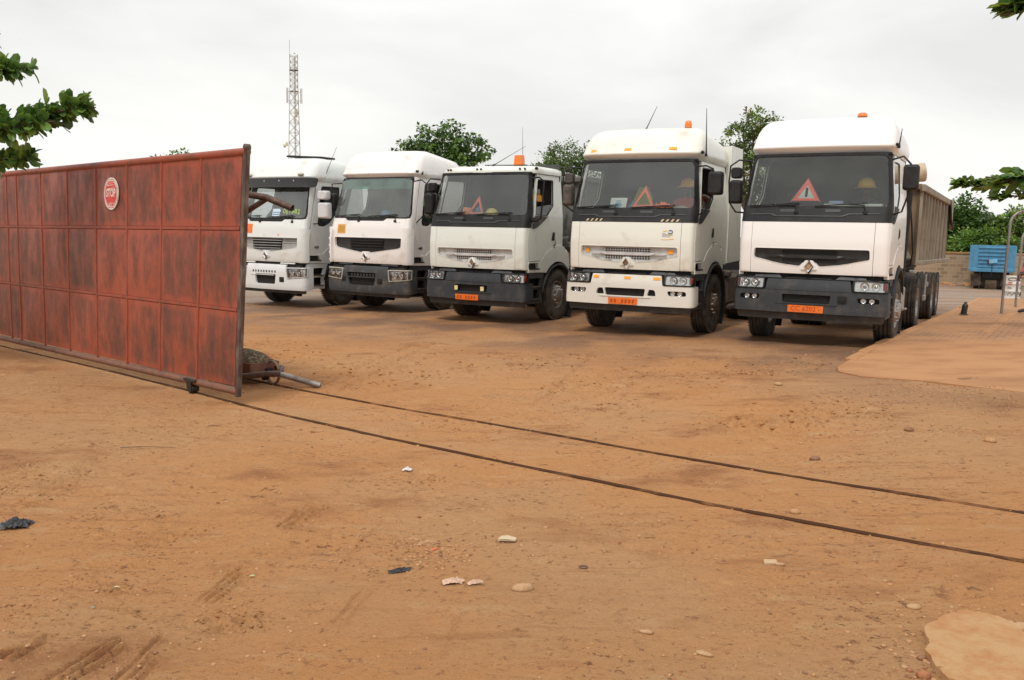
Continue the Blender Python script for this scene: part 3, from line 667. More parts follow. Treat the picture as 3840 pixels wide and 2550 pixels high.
def detail(x, y):
    """clods, wheel ruts and tread marks, metres"""
    r = np.hypot(x, y); fade = np.clip(1.25 - r / 30, 0, 1)
    wx = x + .25 * (fbm(x * 1.7, y * 1.7, 3, 5) - .5); wy = y + .25 * (fbm(x * 1.7, y * 1.7, 3, 9) - .5)
    h = .07 * (fbm(wx * .55, wy * .55, 3, 1) - .5) + .045 * (fbm(wx * 2.2, wy * 2.6, 4, 2) - .5)
    rg = 1 - np.abs(2 * fbm(wx * 5 + wy * 2, wy * 7, 4, 3) - 1)
    msk = np.clip((fbm(wx * .9, wy * .9, 3, 21) - .50) * 6, 0, 1)
    h += .030 * msk * (rg - .7) + .020 * (fbm(x * 14, y * 17, 4, 4, .62) - .5) * (.35 + msk)
    for cx, cy, rr, a in CLODS:
        d2 = ((x - cx) ** 2 + (y - cy) ** 2) / (rr * rr); q = np.where(d2 < 7, np.exp(-d2 * .9), 0)
        sc = 16 if rr < .3 else 9
        h += a * q * ((.065 if rr < .3 else .10) * (fbm(x * sc, y * sc, 4, 31, .6) - .45) - .008)
    wob = .02 * (fbm(x * 4, y * 4, 2, 44) - .5)
    for (a, b), (c, d), w, dep in TREAD:
        L = math.hypot(c - a, d - b); ux, uy = (c - a) / L, (d - b) / L; t = (x - a) * ux + (y - b) * uy; s = -(x - a) * uy + (y - b) * ux + wob
        e = np.clip(np.minimum(t, L - t) / (.12 * L) + .5, 0, 1); q = e * np.where(np.abs(s) < w * 4, 1, 0)
        h += q * dep * 1.2 * (-np.exp(-(s / (w * .55)) ** 2) + .55 * np.exp(-((np.abs(s) - w * 1.2) / (w * .6)) ** 2)) * (.55 + .9 * fbm(x * 9, y * 9, 2, 47))
    return h * fade
def gtop(x, y):
    x = np.asarray(x, float); y = np.asarray(y, float); h = detail(x, y)
    for P in (TR_NEAR, TR_FAR):        # the soil is flat beside the rails
        d = np.full(x.shape, 9.)
        for q in P[::2]: d = np.minimum(d, np.hypot(x - q[0], y - q[1]))
        h = h * np.clip((d - .08) / .35, 0, 1)
    # swept under the wheels of the parked lorries
    return gz(x, y) + h
ts = np.concatenate([np.linspace(-7, -.62, 26), np.linspace(-.60, -.2415, 190), np.linspace(-.24, .25, 640), np.linspace(.2515, .68, 210), np.linspace(.70, 7, 26)])
ys = [-5.2, -4, -2, 0, 1.2, 2.2, 2.8]
while ys[-1] < 6: ys.append(ys[-1] + .0027 * (ys[-1] + 1.2))
while ys[-1] < 42: ys.append(ys[-1] + .0044 * (ys[-1] + 1.2))
while ys[-1] < 2600: ys.append(ys[-1] * 1.12)
ys = np.array(ys); Yg, Tg = np.meshgrid(ys, ts, indexing='ij'); Xg = Tg * (Yg + 6)
Zg = gz(Xg, Yg); k = (Yg < 60) & (np.abs(Xg) < 40) & (Yg > 2); Zg[k] = gtop(Xg[k], Yg[k])
nv = Xg.size; ny, nx = Xg.shape
me = bpy.data.meshes.new('ground'); me.vertices.add(nv); me.vertices.foreach_set('co', np.stack([Xg, Yg, Zg], 2).ravel())
i = np.arange(nv).reshape(ny, nx); q = np.stack([i[:-1, :-1], i[:-1, 1:], i[1:, 1:], i[1:, :-1]], 2).reshape(-1, 4)
me.loops.add(q.size); me.loops.foreach_set('vertex_index', q.ravel().astype(np.int32)); me.polygons.add(len(q))
me.polygons.foreach_set('loop_start', np.arange(0, q.size, 4, dtype=np.int32)); me.update(calc_edges=True); me.polygons.foreach_set('use_smooth', np.ones(len(q), bool))
ground = bpy.data.objects.new('ground', me); COL.objects.link(ground); tag(ground, 'bare reddish brown dirt yard with ruts and pebbles', kind='structure')
m = bpy.data.materials.new('dirt'); m.use_nodes = True; t = m.node_tree; p = t.nodes['Principled BSDF']; N = t.nodes.new; Lk = t.links.new
co = N('ShaderNodeTexCoord')
def noise(scale, detail=5, rough=.6, stretch=None, dist=0):
    n = N('ShaderNodeTexNoise'); n.inputs['Scale'].default_value = scale; n.inputs['Detail'].default_value = detail; n.inputs['Roughness'].default_value = rough; n.inputs['Distortion'].default_value = dist
    if stretch:
        q = N('ShaderNodeMapping'); q.inputs['Scale'].default_value = stretch[0]; q.inputs['Rotation'].default_value = (0, 0, stretch[1]); Lk(co.outputs['Object'], q.inputs[0]); Lk(q.outputs[0], n.inputs['Vector'])
    else: Lk(co.outputs['Object'], n.inputs['Vector'])
    return n.outputs['Fac']
def ramp(src, a, b, ca, cb):
    r = N('ShaderNodeValToRGB'); e = r.color_ramp.elements; e[0].position, e[1].position = a, b; e[0].color = (*ca, 1); e[1].color = (*cb, 1); Lk(src, r.inputs[0]); return r.outputs[0]
def mixc(f, a, b, mode='MIX'):
    x = N('ShaderNodeMix'); x.data_type = 'RGBA'; x.blend_type = mode
    if isinstance(f, float): x.inputs[0].default_value = f
    else: Lk(f, x.inputs[0])
    for sck, v in ((6, a), (7, b)):
        if isinstance(v, tuple): x.inputs[sck].default_value = (*v, 1)
        else: Lk(v, x.inputs[sck])
    return x.outputs[2]
def maprange(s, a, b, c=0., d=1.):
    q = N('ShaderNodeMapRange'); q.interpolation_type = 'SMOOTHSTEP'
    for i_, v in enumerate((a, b, c, d)): q.inputs[i_ + 1].default_value = v
    Lk(s, q.inputs[0]); return q.outputs[0]
GA, GB, GC, GD, GE = (.475, .224, .086), (.462, .247, .113), (.305, .130, .052), (.50, .30, .145), (.21, .094, .042)
c = mixc(maprange(noise(.32, 5, .55), .40, .60), GA, GB)
c = mixc(maprange(noise(.9, 7, .62, ((1, 1.6, 1), .6)), .52, .72), c, GC)
c = mixc(maprange(noise(2.6, 6, .65, ((1, 2.2, 1), .55)), .53, .74, 0, .75), c, GD)
c = mixc(maprange(noise(6.5, 6, .7, ((1, 2.4, 1), .5)), .56, .72, 0, .7), c, GC)
# streaks dragged by wheels, in two directions
for an, st, col_, am, off in ((.95, (.35, 4.5, 1), GC, .6, 3.), (-.25, (.30, 5.5, 1), GC, .5, 9.), (.75, (.5, 8, 1), GD, .5, 15.)):
    q = N('ShaderNodeMapping'); q.inputs['Scale'].default_value = st; q.inputs['Rotation'].default_value = (0, 0, an); q.inputs['Location'].default_value = (off, off * .7, 0); Lk(co.outputs['Object'], q.inputs[0])
    n = N('ShaderNodeTexNoise'); n.inputs['Scale'].default_value = 1.5; n.inputs['Detail'].default_value = 7; n.inputs['Roughness'].default_value = .62; n.inputs['Distortion'].default_value = .25; Lk(q.outputs[0], n.inputs['Vector'])
    k_ = N('ShaderNodeMath'); k_.operation = 'MULTIPLY'; Lk(maprange(n.outputs['Fac'], .56, .68, 0, am), k_.inputs[0]); Lk(maprange(noise(.42 + off * .02, 3, .5), .42, .58), k_.inputs[1]); c = mixc(k_.outputs[0], c, col_)
# damp, churned soil plus painted lorry shade along the row and beyond the walkway
sx = N('ShaderNodeSeparateXYZ'); Lk(co.outputs['Object'], sx.inputs[0])
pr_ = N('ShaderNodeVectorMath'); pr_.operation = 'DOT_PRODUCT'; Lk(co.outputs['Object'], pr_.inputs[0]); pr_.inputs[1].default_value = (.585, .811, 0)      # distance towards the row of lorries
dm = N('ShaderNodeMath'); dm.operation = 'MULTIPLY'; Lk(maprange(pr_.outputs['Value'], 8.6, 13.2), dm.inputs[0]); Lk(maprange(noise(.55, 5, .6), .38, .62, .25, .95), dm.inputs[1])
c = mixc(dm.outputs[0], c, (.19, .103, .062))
fa = N('ShaderNodeMath'); fa.operation = 'MULTIPLY'; Lk(maprange(sx.outputs[1], 19, 26), fa.inputs[0]); fa.inputs[1].default_value = .75
c = mixc(fa.outputs[0], c, mixc(maprange(noise(.5, 4, .6, ((.3, 1.6, 1), .3)), .45, .58), (.24, .165, .115), (.30, .26, .22)))
def crumb_and_shadow(sc, lo, hi, am, psc, plo, phi, col_, st=(1, 1.25, 1)):  # crumbly soil; its dark flecks also paint in the shadows of clods
    k_ = N('ShaderNodeMath'); k_.operation = 'MULTIPLY'; Lk(maprange(noise(sc, 6, .74, (st, .5)), lo, hi, 0, am), k_.inputs[0]); Lk(maprange(noise(psc, 4, .6), plo, phi, .12, 1), k_.inputs[1]); return mixc(k_.outputs[0], c, col_)
c = crumb_and_shadow(8, .58, .64, .85, 1.1, .47, .62, (.165, .066, .030))
c = crumb_and_shadow(21, .56, .625, .9, .8, .43, .62, (.145, .060, .028))
c = crumb_and_shadow(15, .60, .68, .55, .6, .45, .6, (.56, .37, .20))
c = crumb_and_shadow(60, .585, .66, .65, 1.7, .40, .62, (.17, .075, .035))
c = mixc(maprange(noise(38, 4, .7), .54, .74, 0, .5), c, GE)
c = mixc(maprange(noise(140, 2, .5), .62, .72, 0, .6), c, (.52, .36, .21))
# stony gravelly skin
vo = N('ShaderNodeTexVoronoi'); vo.inputs['Scale'].default_value = 55; Lk(co.outputs['Object'], vo.inputs['Vector'])
pv = N('ShaderNodeMath'); pv.operation = 'MULTIPLY'; Lk(maprange(vo.outputs['Distance'], .10, .22, 1, 0), pv.inputs[0]); Lk(maprange(noise(1.3, 4), .55, .68), pv.inputs[1])
c = mixc(pv.outputs[0], c, (.44, .31, .20))
Lk(c, p.inputs['Base Color'])
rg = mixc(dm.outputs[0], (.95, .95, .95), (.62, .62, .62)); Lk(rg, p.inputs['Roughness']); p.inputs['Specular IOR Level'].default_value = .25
b1 = N('ShaderNodeBump'); b1.inputs['Strength'].default_value = 1.0; b1.inputs['Distance'].default_value = .034; Lk(noise(9, 10, .72, ((1, 1.7, 1), .5)), b1.inputs['Height'])
b2 = N('ShaderNodeBump'); b2.inputs['Strength'].default_value = .9; b2.inputs['Distance'].default_value = .009; Lk(noise(85, 5, .7), b2.inputs['Height']); Lk(b1.outputs[0], b2.inputs['Normal'])
b3 = N('ShaderNodeBump'); b3.inputs['Strength'].default_value = .6; b3.inputs['Distance'].default_value = .008; Lk(pv.outputs[0], b3.inputs['Height']); Lk(b2.outputs[0], b3.inputs['Normal'])
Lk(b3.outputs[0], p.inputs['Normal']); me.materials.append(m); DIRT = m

# ------------------------------------------------------------------ stones: loose gravel as one mass, larger stones one by one
def stone_mesh(rad, seed, flat=.6):
    rr = random.Random(seed); V = []; F = []; n, k = 9, 6
    for a in range(k + 1):
        ph = pi * a / k
        for b in range(n):
            tt = 2 * pi * b / n; q = 1 + rr.uniform(-.13, .13); V.append((rad * q * sin(ph) * cos(tt), rad * q * .8 * sin(ph) * sin(tt), rad * flat * q * cos(ph)))
    for a in range(k):
        for b in range(n): F.append((a * n + b, a * n + (b + 1) % n, (a + 1) * n + (b + 1) % n, (a + 1) * n + b))
    return V, F
STONES = [mat('stone_tan', (.44, .24, .11), .85, var=(.34, .17, .08), vscale=60), mat('stone_pale', (.43, .265, .14), .85, var=(.34, .19, .09), vscale=50), mat('stone_dark', (.26, .13, .065), .9, var=(.17, .085, .045), vscale=50), mat('stone_red', (.34, .14, .06), .9, var=(.25, .10, .05), vscale=40)]
gm = M(); rs = np.random.RandomState(5); pts = []
def scatter(n, fx):
    for _ in range(n): pts.append(fx())
def inframe():
    while True:
        y = 3.0 + 11 * rs.rand() ** 1.7; x = (rs.rand() * 1.3 - .62) * (y + .3)
        if fbm(np.array([x * .7]), np.array([y * .7]), 3, 77)[0] > .40: return x, y, .0030 * (1 + 2.4 * rs.rand() ** 5) * (1 + y * .09)
scatter(4200, inframe)
for cx, cy, sx_, sy_, n, r in [(4.6, 9.6, .9, .5, 330, .013), (3.9, 8.2, .8, .8, 170, .012), (-.42, 4.85, .12, .14, 130, .010), (-.25, 5.05, .18, .12, 80, .008), (2.0, 4.1, .25, .12, 50, .010), (1.74, 3.55, .06, .12, 40, .012), (.6, 4.4, .6, .5, 110, .006), (1.2, 3.9, .5, .4, 110, .006), (-.8, 4.6, .12, .1, 40, .008), (5.2, 10.3, .7, .25, 120, .012), (.5, 5.9, .8, .3, 80, .006)]:
    for _ in range(n): pts.append((cx + rs.randn() * sx_, cy + rs.randn() * sy_, r * (.4 + .9 * rs.rand())))
for cx, cy, rr, a in CLODS:      # crumbled lumps of the same soil
    for _ in range(int((70 if rr < .3 else 60) * a + 20)): pts.append((cx + rs.randn() * rr * .62, cy + rs.randn() * rr * .55, (.0042 if rr < .3 else .011) * (.5 + 2.2 * rs.rand() ** 3), 4))
for (a_, b_), (c_, d_), w_, dp in TREAD:
    for _ in range(int(12 + 900 * dp)): t_ = rs.rand(); pts.append((a_ + (c_ - a_) * t_ + rs.choice([-1, 1]) * w_ * (1.3 + .5 * rs.randn()), b_ + (d_ - b_) * t_ + rs.randn() * w_ * .6, (.0022 + .0016 * min(6, b_ - 3)) * (.5 + 1.6 * rs.rand() ** 3), 4))
for P_ in (TR_NEAR, TR_FAR):     # soil heaped against the rails
    for _ in range(420):
        q_ = P_[rs.randint(20, len(P_) - 8)]; pts.append((q_[0] + rs.randn() * .06, q_[1] + rs.randn() * .06, .0035 * (1 + .09 * q_[1]) * (.5 + 1.8 * rs.rand() ** 3), 4))
pts = [q for q in pts if q[1] > 2.4]
PX = np.array([q[0] for q in pts]); PY = np.array([q[1] for q in pts]); PZ = gtop(PX, PY); proto = [stone_mesh(1, s, .55) for s in range(6)]
for q_, z in zip(pts, PZ):
    x, y, r = q_[:3]
    V, F = proto[rs.randint(6)]; a = rs.rand() * 6.28; ca, sa = cos(a), sin(a); gm.add([(x + r * (v[0] * ca - v[1] * sa), y + r * (v[0] * sa + v[1] * ca), z + r * (v[2] + .12)) for v in V], F, 4 if len(q_) > 3 else int(rs.choice(4, p=[.52, .10, .24, .14])), True)
tag(gm.build('gravel', STONES + [DIRT]), 'small tan and pale pebbles scattered over the dirt', kind='stuff')
def stone(x, y, r, mi, seed, label, name='stone', flat=.6, sq=1.0, rz=0):
    V, F = stone_mesh(r, seed, flat); ca, sa = cos(rz), sin(rz); V = [(v[0] * sq * ca - v[1] * sa, v[0] * sq * sa + v[1] * ca, v[2]) for v in V]
    o = M().add(V, F, 0, True).build(name, [STONES[mi]]); o.location = (x, y, float(gtop(np.array([x]), np.array([y]))[0]) + r * flat * .45)
    return tag(o, label, 'stone', 'larger stones lying on the dirt')
stone(.08, 4.34, .045, 1, 11, 'smooth rounded tan stone, the largest loose one below the rails', flat=.55, sq=1.35, rz=.3)
stone(1.96, 4.15, .032, 1, 12, 'flat grey brown stone just above the cement patch', flat=.4, sq=1.2)
stone(1.47, 4.68, .020, 1, 13, 'small cream pebble beside the pale square chip', flat=.5, sq=1.5)
stone(2.44, 7.03, .045, 2, 14, 'dark stone beyond the far rail near its middle', flat=.5)
stone(3.54, 7.85, .045, 2, 15, 'dark brown lump in the stony dirt before the pavement slab', flat=.5)
stone(4.07, 7.48, .05, 0, 16, 'grey stone nearest the right edge in the stony dirt', flat=.5)
stone(1.83, 5.58, .035, 0, 17, 'tan stone lying between the two rails', flat=.55)
stone(3.13, 10.41, .05, 1, 18, 'pale stone in front of the high roofed lorry on the right', flat=.5)
stone(.85, 3.66, .022, 1, 19, 'cream oblong pebble near the bottom edge, middle right', flat=.4, sq=1.9, rz=-.5)
stone(.63, 3.86, .020, 1, 20, 'white oblong pebble left of the cement patch', flat=.4, sq=1.8, rz=-.2)
stone(1.70, 3.47, .03, 3, 21, 'orange brick lump against the cement patch edge', flat=.7)
stone(2.31, 3.90, .05, 1, 22, 'pale broken cement chunk at the far right of the cement patch', flat=.45, sq=1.4, rz=-.4)
stone(1.76, 3.62, .022, 2, 23, 'dark stone touching the left rim of the cement patch', flat=.6)

# cement patch in the dirt
PATCH = rnd([(1.83, 3.72), (1.86, 3.84), (1.93, 3.90), (2.02, 4.0), (2.12, 4.03), (2.22, 4.02), (2.28, 3.94), (2.30, 3.77), (2.36, 3.6), (2.30, 3.3), (2.0, 3.2), (1.84, 3.3), (1.75, 3.42), (1.76, 3.57)], .04)
CEM = mat('old_cement', (.415, .242, .110), .9, var=(.37, .170, .064), vscale=9, vpos=(.42, .62), vdetail=8, bump=.7, bscale=70)
def pf(u, v, d): q_ = fbm(np.array([u * 14, u * 14 + 50]), np.array([v * 14, v * 14]), 3, 8) - .5; return (u + .05 * q_[0], v + .05 * q_[1], G(u, v) + d + (.012 * float(fbm(np.array([u * 9]), np.array([v * 9]), 3, 3)[0]) if d > 0 else 0))
m = M(); m.sheet(PATCH, pf, .020, -.03, (), .022, 0, 0, True); tag(m.build('cement_patch', [CEM]), 'rounded pale cement patch at the bottom right corner', 'cement patch')

# ------------------------------------------------------------------ rails of the sliding gate
RAILM = mat('rail_rust', (.070, .032, .017), .9, 0, spec=.04, var=(.27, .122, .05), vscale=2.2, vpos=(.53, .70), bump=.4, bscale=50)
def rail(P, label):
    m = M(); n = len(P); rings = []
    for i in range(n):
        d = P[min(i + 1, n - 1)] - P[max(i - 1, 0)]; d = d / np.hypot(*d); nx_, ny_ = -d[1], d[0]; w = .033; z = G(*P[i])
        hh = .005 + .002 * sin(i * .7)
        rings.append([(P[i][0] + nx_ * a, P[i][1] + ny_ * a, z + b) for a, b in ((-w, -.02), (-w, hh), (w * .55, hh), (w * .55, hh - .008), (w, hh - .008), (w, -.02))])
    m.loft(rings, 0, True, True, True, False); return tag(m.build('rail', [RAILM]), label, 'rail', 'steel rails of the sliding gate set in the dirt')
rail(TR_NEAR, 'nearer rusty steel rail under the red gate crossing the dirt'); rail(TR_FAR, 'farther rusty steel rail emerging behind the weighted gate frame')

# ------------------------------------------------------------------ pavement on the right
KL = [(4.15, 11.3), (4.262, 11.663), (5.08, 12.904), (6.2, 14.536), (8.08, 17.59), (10.816, 21.99), (16.49, 31.68)]
PV = KL + [(40, 31), (40, 10), (9, 6.2), (5.638, 9.762), (4.902, 10.568), (4.279, 10.89)]
m = bpy.data.materials.new('pavers'); m.use_nodes = True; t = m.node_tree; p = t.nodes['Principled BSDF']; N = t.nodes.new; Lk = t.links.new; co = N('ShaderNodeTexCoord')
mp = N('ShaderNodeMapping'); mp.inputs['Rotation'].default_value = (0, 0, R(-58)); Lk(co.outputs['Object'], mp.inputs[0])
br = N('ShaderNodeTexBrick'); br.inputs['Scale'].default_value = 2.4; br.inputs['Color1'].default_value = (.33, .19, .10, 1); br.inputs['Color2'].default_value = (.24, .135, .075, 1); br.inputs['Mortar'].default_value = (.12, .06, .032, 1); br.inputs['Mortar Size'].default_value = .022
Lk(mp.outputs[0], br.inputs['Vector'])
dust = mixc(maprange(noise(1.2, 6, .6, ((1, 2.0, 1), .2)), .42, .64), (.425, .208, .088), (.345, .160, .066))
sx = N('ShaderNodeSeparateXYZ'); Lk(co.outputs['Object'], sx.inputs[0])
fr = N('ShaderNodeMath'); fr.operation = 'MAXIMUM'; Lk(maprange(noise(1.5, 6, .65), .36, .60, .35, .95), fr.inputs[0]); Lk(maprange(sx.outputs[1], 13.5, 15.5, 1, 0), fr.inputs[1])
Lk(mixc(fr.outputs[0], br.outputs[0], dust), p.inputs['Base Color']); p.inputs['Roughness'].default_value = .9
b = N('ShaderNodeBump'); b.inputs['Strength'].default_value = .5; b.inputs['Distance'].default_value = .01; Lk(noise(30, 6, .7), b.inputs['Height']); Lk(b.outputs[0], p.inputs['Normal'])
PAVM = m
def pvf(u, v, d):
    e = min(1, max(0, (v - 11.6) / 3)); return (u, v, G(u, v) + d + (.024 + .061 * e + .010 * float(fbm(np.array([u * 2.]), np.array([v * 2.]), 3, 6)[0] - .5) if d >= 0 else 0))
m = M(); m.sheet(PV, pvf, 0.0, -.05, (), .35, 0, 0, False); tag(m.build('pavement', [PAVM]), 'dusty raised paving beside the parked lorries', kind='structure')
KERB = mat('kerb_concrete', (.41, .207, .088), .9, var=(.35, .16, .062), vscale=4, bump=.4, bscale=50)
def kerb(L, w, hi):
    m = M()
    for (a, b), (c, d) in zip(L[:-1], L[1:]):
        n = max(1, int(math.hypot(c - a, d - b) / .9)); an = atan2(d - b, c - a)
        for i in range(n):
            x, y = a + (c - a) * (i + .5) / n, b + (d - b) * (i + .5) / n; l = math.hypot(c - a, d - b) / n - .012; e = min(1, max(0, (y - 11.6) / 3))
            sl = (G(c, d) - G(a, b)) / math.hypot(c - a, d - b)
            m.box((x, y, G(x, y) + (.022 + .063 * e) + hi - .11), (l, w, .22), Matrix.Rotation(an, 3, 'Z') @ Matrix.Rotation(-math.atan(sl), 3, 'Y'), .015)
    return m.build('kerb', [KERB])
tag(kerb([(4.67, 12.28)] + KL[2:], .16, .012), 'dusty concrete kerb along the pavement edge', kind='structure')
k2 = kerb([(8.2, 15.5), (9.0, 16.73), (14.13, 24.83)], .16, .02); tag(k2, 'low concrete edging across the pavement', kind='structure')
# ------------------------------------------------------------------ red sliding gate
GP0 = Vector((-2.80, 9.197)); GD_ = Vector((-5.29, 4.896)).normalized(); GN = Vector((-GD_.y, GD_.x)); GN = GN if GN.dot(-GP0) > 0 else -GN
def gp(s, v, d=0):
    lean = max(.03, .25 - .030 * s) * max(0, v) / 2.62
    b = GP0 + GD_ * (s - lean) + GN * d; g0 = GP0 + GD_ * s
    return (b.x, b.y, G(g0.x, g0.y) + v * (.987 + .0043 * s))
def gate_paint():
    m = bpy.data.materials.new('gate_red_paint'); m.use_nodes = True; t = m.node_tree; p = t.nodes['Principled BSDF']; N = t.nodes.new; L = t.links.new
    co = N('ShaderNodeTexCoord'); gen = N('ShaderNodeSeparateXYZ'); L(co.outputs['Generated'], gen.inputs[0])
    oi = N('ShaderNodeObjectInfo'); ad = N('ShaderNodeVectorMath'); ad.operation = 'ADD'; sc = N('ShaderNodeVectorMath'); sc.operation = 'SCALE'; sc.inputs['Scale'].default_value = 30
    cb = N('ShaderNodeCombineXYZ'); L(oi.outputs['Random'], cb.inputs[0]); L(oi.outputs['Random'], cb.inputs[1]); L(cb.outputs[0], sc.inputs[0]); L(co.outputs['Object'], ad.inputs[0]); L(sc.outputs[0], ad.inputs[1])
    def nz(s, st, de=7, ro=.65):
        q = N('ShaderNodeMapping'); q.inputs['Scale'].default_value = st; L(ad.outputs[0], q.inputs[0]); n = N('ShaderNodeTexNoise'); n.inputs['Scale'].default_value = s; n.inputs['Detail'].default_value = de; n.inputs['Roughness'].default_value = ro; L(q.outputs[0], n.inputs['Vector']); return n.outputs['Fac']
    def mth(op, a, b):
        q = N('ShaderNodeMath'); q.operation = op
        for i, v in enumerate((a, b)):
            if isinstance(v, (int, float)): q.inputs[i].default_value = v
            else: L(v, q.inputs[i])
        return q.outputs[0]
    def edge(o):          # 0 at the sheet's border, 1 in its middle
        a = mth('SUBTRACT', o, .5); a = mth('ABSOLUTE', a, 0); return mth('SUBTRACT', .5, a)
    e = mth('MINIMUM', edge(gen.outputs[0]), edge(gen.outputs[2])); e = mth('MULTIPLY', mth('MINIMUM', e, .12), 1.5)
    st = mth('MULTIPLY', nz(2.0, (2.0, 2.0, .75), 9, .72), 1.05); st2 = mth('MULTIPLY', nz(8, (1.2, 1.2, .75), 9, .78), .75); rnd_ = mth('MULTIPLY', oi.outputs['Random'], .12)
    v = mth('MULTIPLY', mth('ADD', mth('ADD', mth('ADD', e, st), st2), rnd_), .44)
    r = N('ShaderNodeValToRGB'); el = r.color_ramp.elements; el[0].position = .435; el[0].color = (.315, .062, .029, 1); el[1].position = .60; el[1].color = (.085, .036, .022, 1)
    x = el.new(.515); x.color = (.18, .046, .026, 1); L(v, r.inputs[0])
    sp = N('ShaderNodeMix'); sp.data_type = 'RGBA'; sp.inputs[7].default_value = (.30, .085, .05, 1); mr_ = N('ShaderNodeMapRange'); mr_.inputs[1].default_value = .58; mr_.inputs[2].default_value = .74; mr_.inputs[4].default_value = .6
    L(nz(22, (2.5, 2.5, .5), 8, .75), mr_.inputs[0]); L(mr_.outputs[0], sp.inputs[0]); L(r.outputs[0], sp.inputs[6]); L(sp.outputs[2], p.inputs['Base Color'])
    rr = N('ShaderNodeMapRange'); rr.inputs[1].default_value = .3; rr.inputs[2].default_value = .7; rr.inputs[3].default_value = .34; rr.inputs[4].default_value = .6; L(st, rr.inputs[0]); L(rr.outputs[0], p.inputs['Roughness'])
    b = N('ShaderNodeBump'); b.inputs['Strength'].default_value = .25; b.inputs['Distance'].default_value = .01; L(nz(9, (1, 1, 1)), b.inputs['Height']); L(b.outputs[0], p.inputs['Normal'])
    return m
GPAINT = gate_paint()
GFRAME = mat('gate_frame_red', (.30, .060, .030), .5, var=(.13, .05, .03), vscale=5, bump=.2)
GPOST = mat('gate_post_worn', (.075, .045, .035), .6, .2, var=(.20, .17, .14), vscale=16, vstretch=(1, 1, .25), bump=.3, bscale=30)
GBOT = mat('gate_bottom_rust', (.20, .085, .05), .7, var=(.11, .06, .04), vscale=9)
gate = thing('sliding_gate', 'tall rusty red sheet metal sliding gate with a round STOP sticker', 'gate', (GP0.x, GP0.y, G(*GP0)), 0)
GB = Matrix.Translation(-Vector(gate.location))
def gpl(s, v, d=0): return Vector(gp(s, v, d)) - gate.location
SE = [0.115, .93, 1.80, 2.66, 3.53, 4.41, 5.31, 6.23, 6.63, 7.50, 8.40, 9.30]; VE = [.17, 1.0, 1.845, 2.60]
for i in range(len(SE) - 1):
    for j in range(3):
        s0, s1, v0, v1 = SE[i] + .022, SE[i + 1] - .022, VE[j] + .022, VE[j + 1] - .022; rr = random.Random(i * 7 + j); a1, a2, ph = rr.uniform(.004, .016), rr.uniform(-.008, .008), rr.uniform(0, 6)
        m = M()
        def pm(u, v, d):
            p_, q_ = (u - s0) / (s1 - s0), (v - v0) / (v1 - v0); return gpl(u, v, d + (a1 * sin(pi * p_) * sin(pi * q_) + a2 * sin(2 * pi * p_ + ph) * sin(pi * q_)) + (.012 * math.exp(-((p_ - .8) ** 2 + (q_ - .62) ** 2) * 60) * (1 if (i, j) == (0, 1) else 0)))
        m.sheet(rect(s0, v0, s1, v1, .02), pm, .004, -.012, (), .085); m.build('sheet_panel', [GPAINT], gate)
m = M()
for s in SE[1:-1]:       # folded seams between the sheets
    m.loft([[gpl(s + a, v, b) for a, b in ((-.024, -.008), (-.016, .014), (.016, .014), (.024, -.008))] for v in (VE[0], VE[1], VE[2], VE[3])], 0, True, True, True, False)
for v in VE[1:3]:
    for i in range(len(SE) - 1):
        m.loft([[gpl(s, v + a, b) for a, b in ((-.024, -.008), (-.012, .012), (.012, .012), (.024, -.008))] for s in np.linspace(SE[i] + .024, SE[i + 1] - .024, 4)], 0, True, True, True, False)
m.build('seam_frame', [GFRAME], gate)
m = M(); m.tube([gpl(s, 2.615, -.01) for s in np.linspace(.07, 9.3, 30)], .042, 12); m.build('top_rail', [GFRAME], gate)
m = M(); m.tube([gpl(s, .135, -.01) for s in np.linspace(.08, 9.3, 30)], .040, 10); m.build('bottom_rail', [GBOT], gate)
m = M(); m.loft([[gpl(a, v, b) for a, b in ((.040, -.025), (.040, .022), (.100, .022), (.100, -.025))] for v in (.08, .7, 1.4, 2.1, 2.67)], 0, True, True, True, False)
m.lathe([(.036, -.03), (.036, .022), (0, .024)], gpl(.070, 2.655, 0), GN.to_3d(), 14); m.build('end_post', [GPOST], gate)
DKM = mat('greasy_iron', (.02, .016, .013), .6, .3, var=(.05, .035, .025), vscale=20)
def roller(s):
    m = M(); c = gpl(s, .052, 0)
    ax = Vector((GN.x, GN.y, 0)); m.lathe([(0, -.03), (.055, -.03), (.055, -.02), (.045, -.01), (.045, .01), (.055, .02), (.055, .03), (0, .03)], c, ax, 20)
    for d in (-.045, .045): m.box(c + ax * d + Vector((0, 0, .04)), (.10, .012, .13), Matrix.Rotation(atan2(GD_.y, GD_.x), 3, 'Z'), .004)
    m.box(c + Vector((0, 0, .10)), (.26, .10, .03), Matrix.Rotation(atan2(GD_.y, GD_.x), 3, 'Z'), .006); m.build('roller', [DKM], gate)
roller(1.02); roller(8.6)
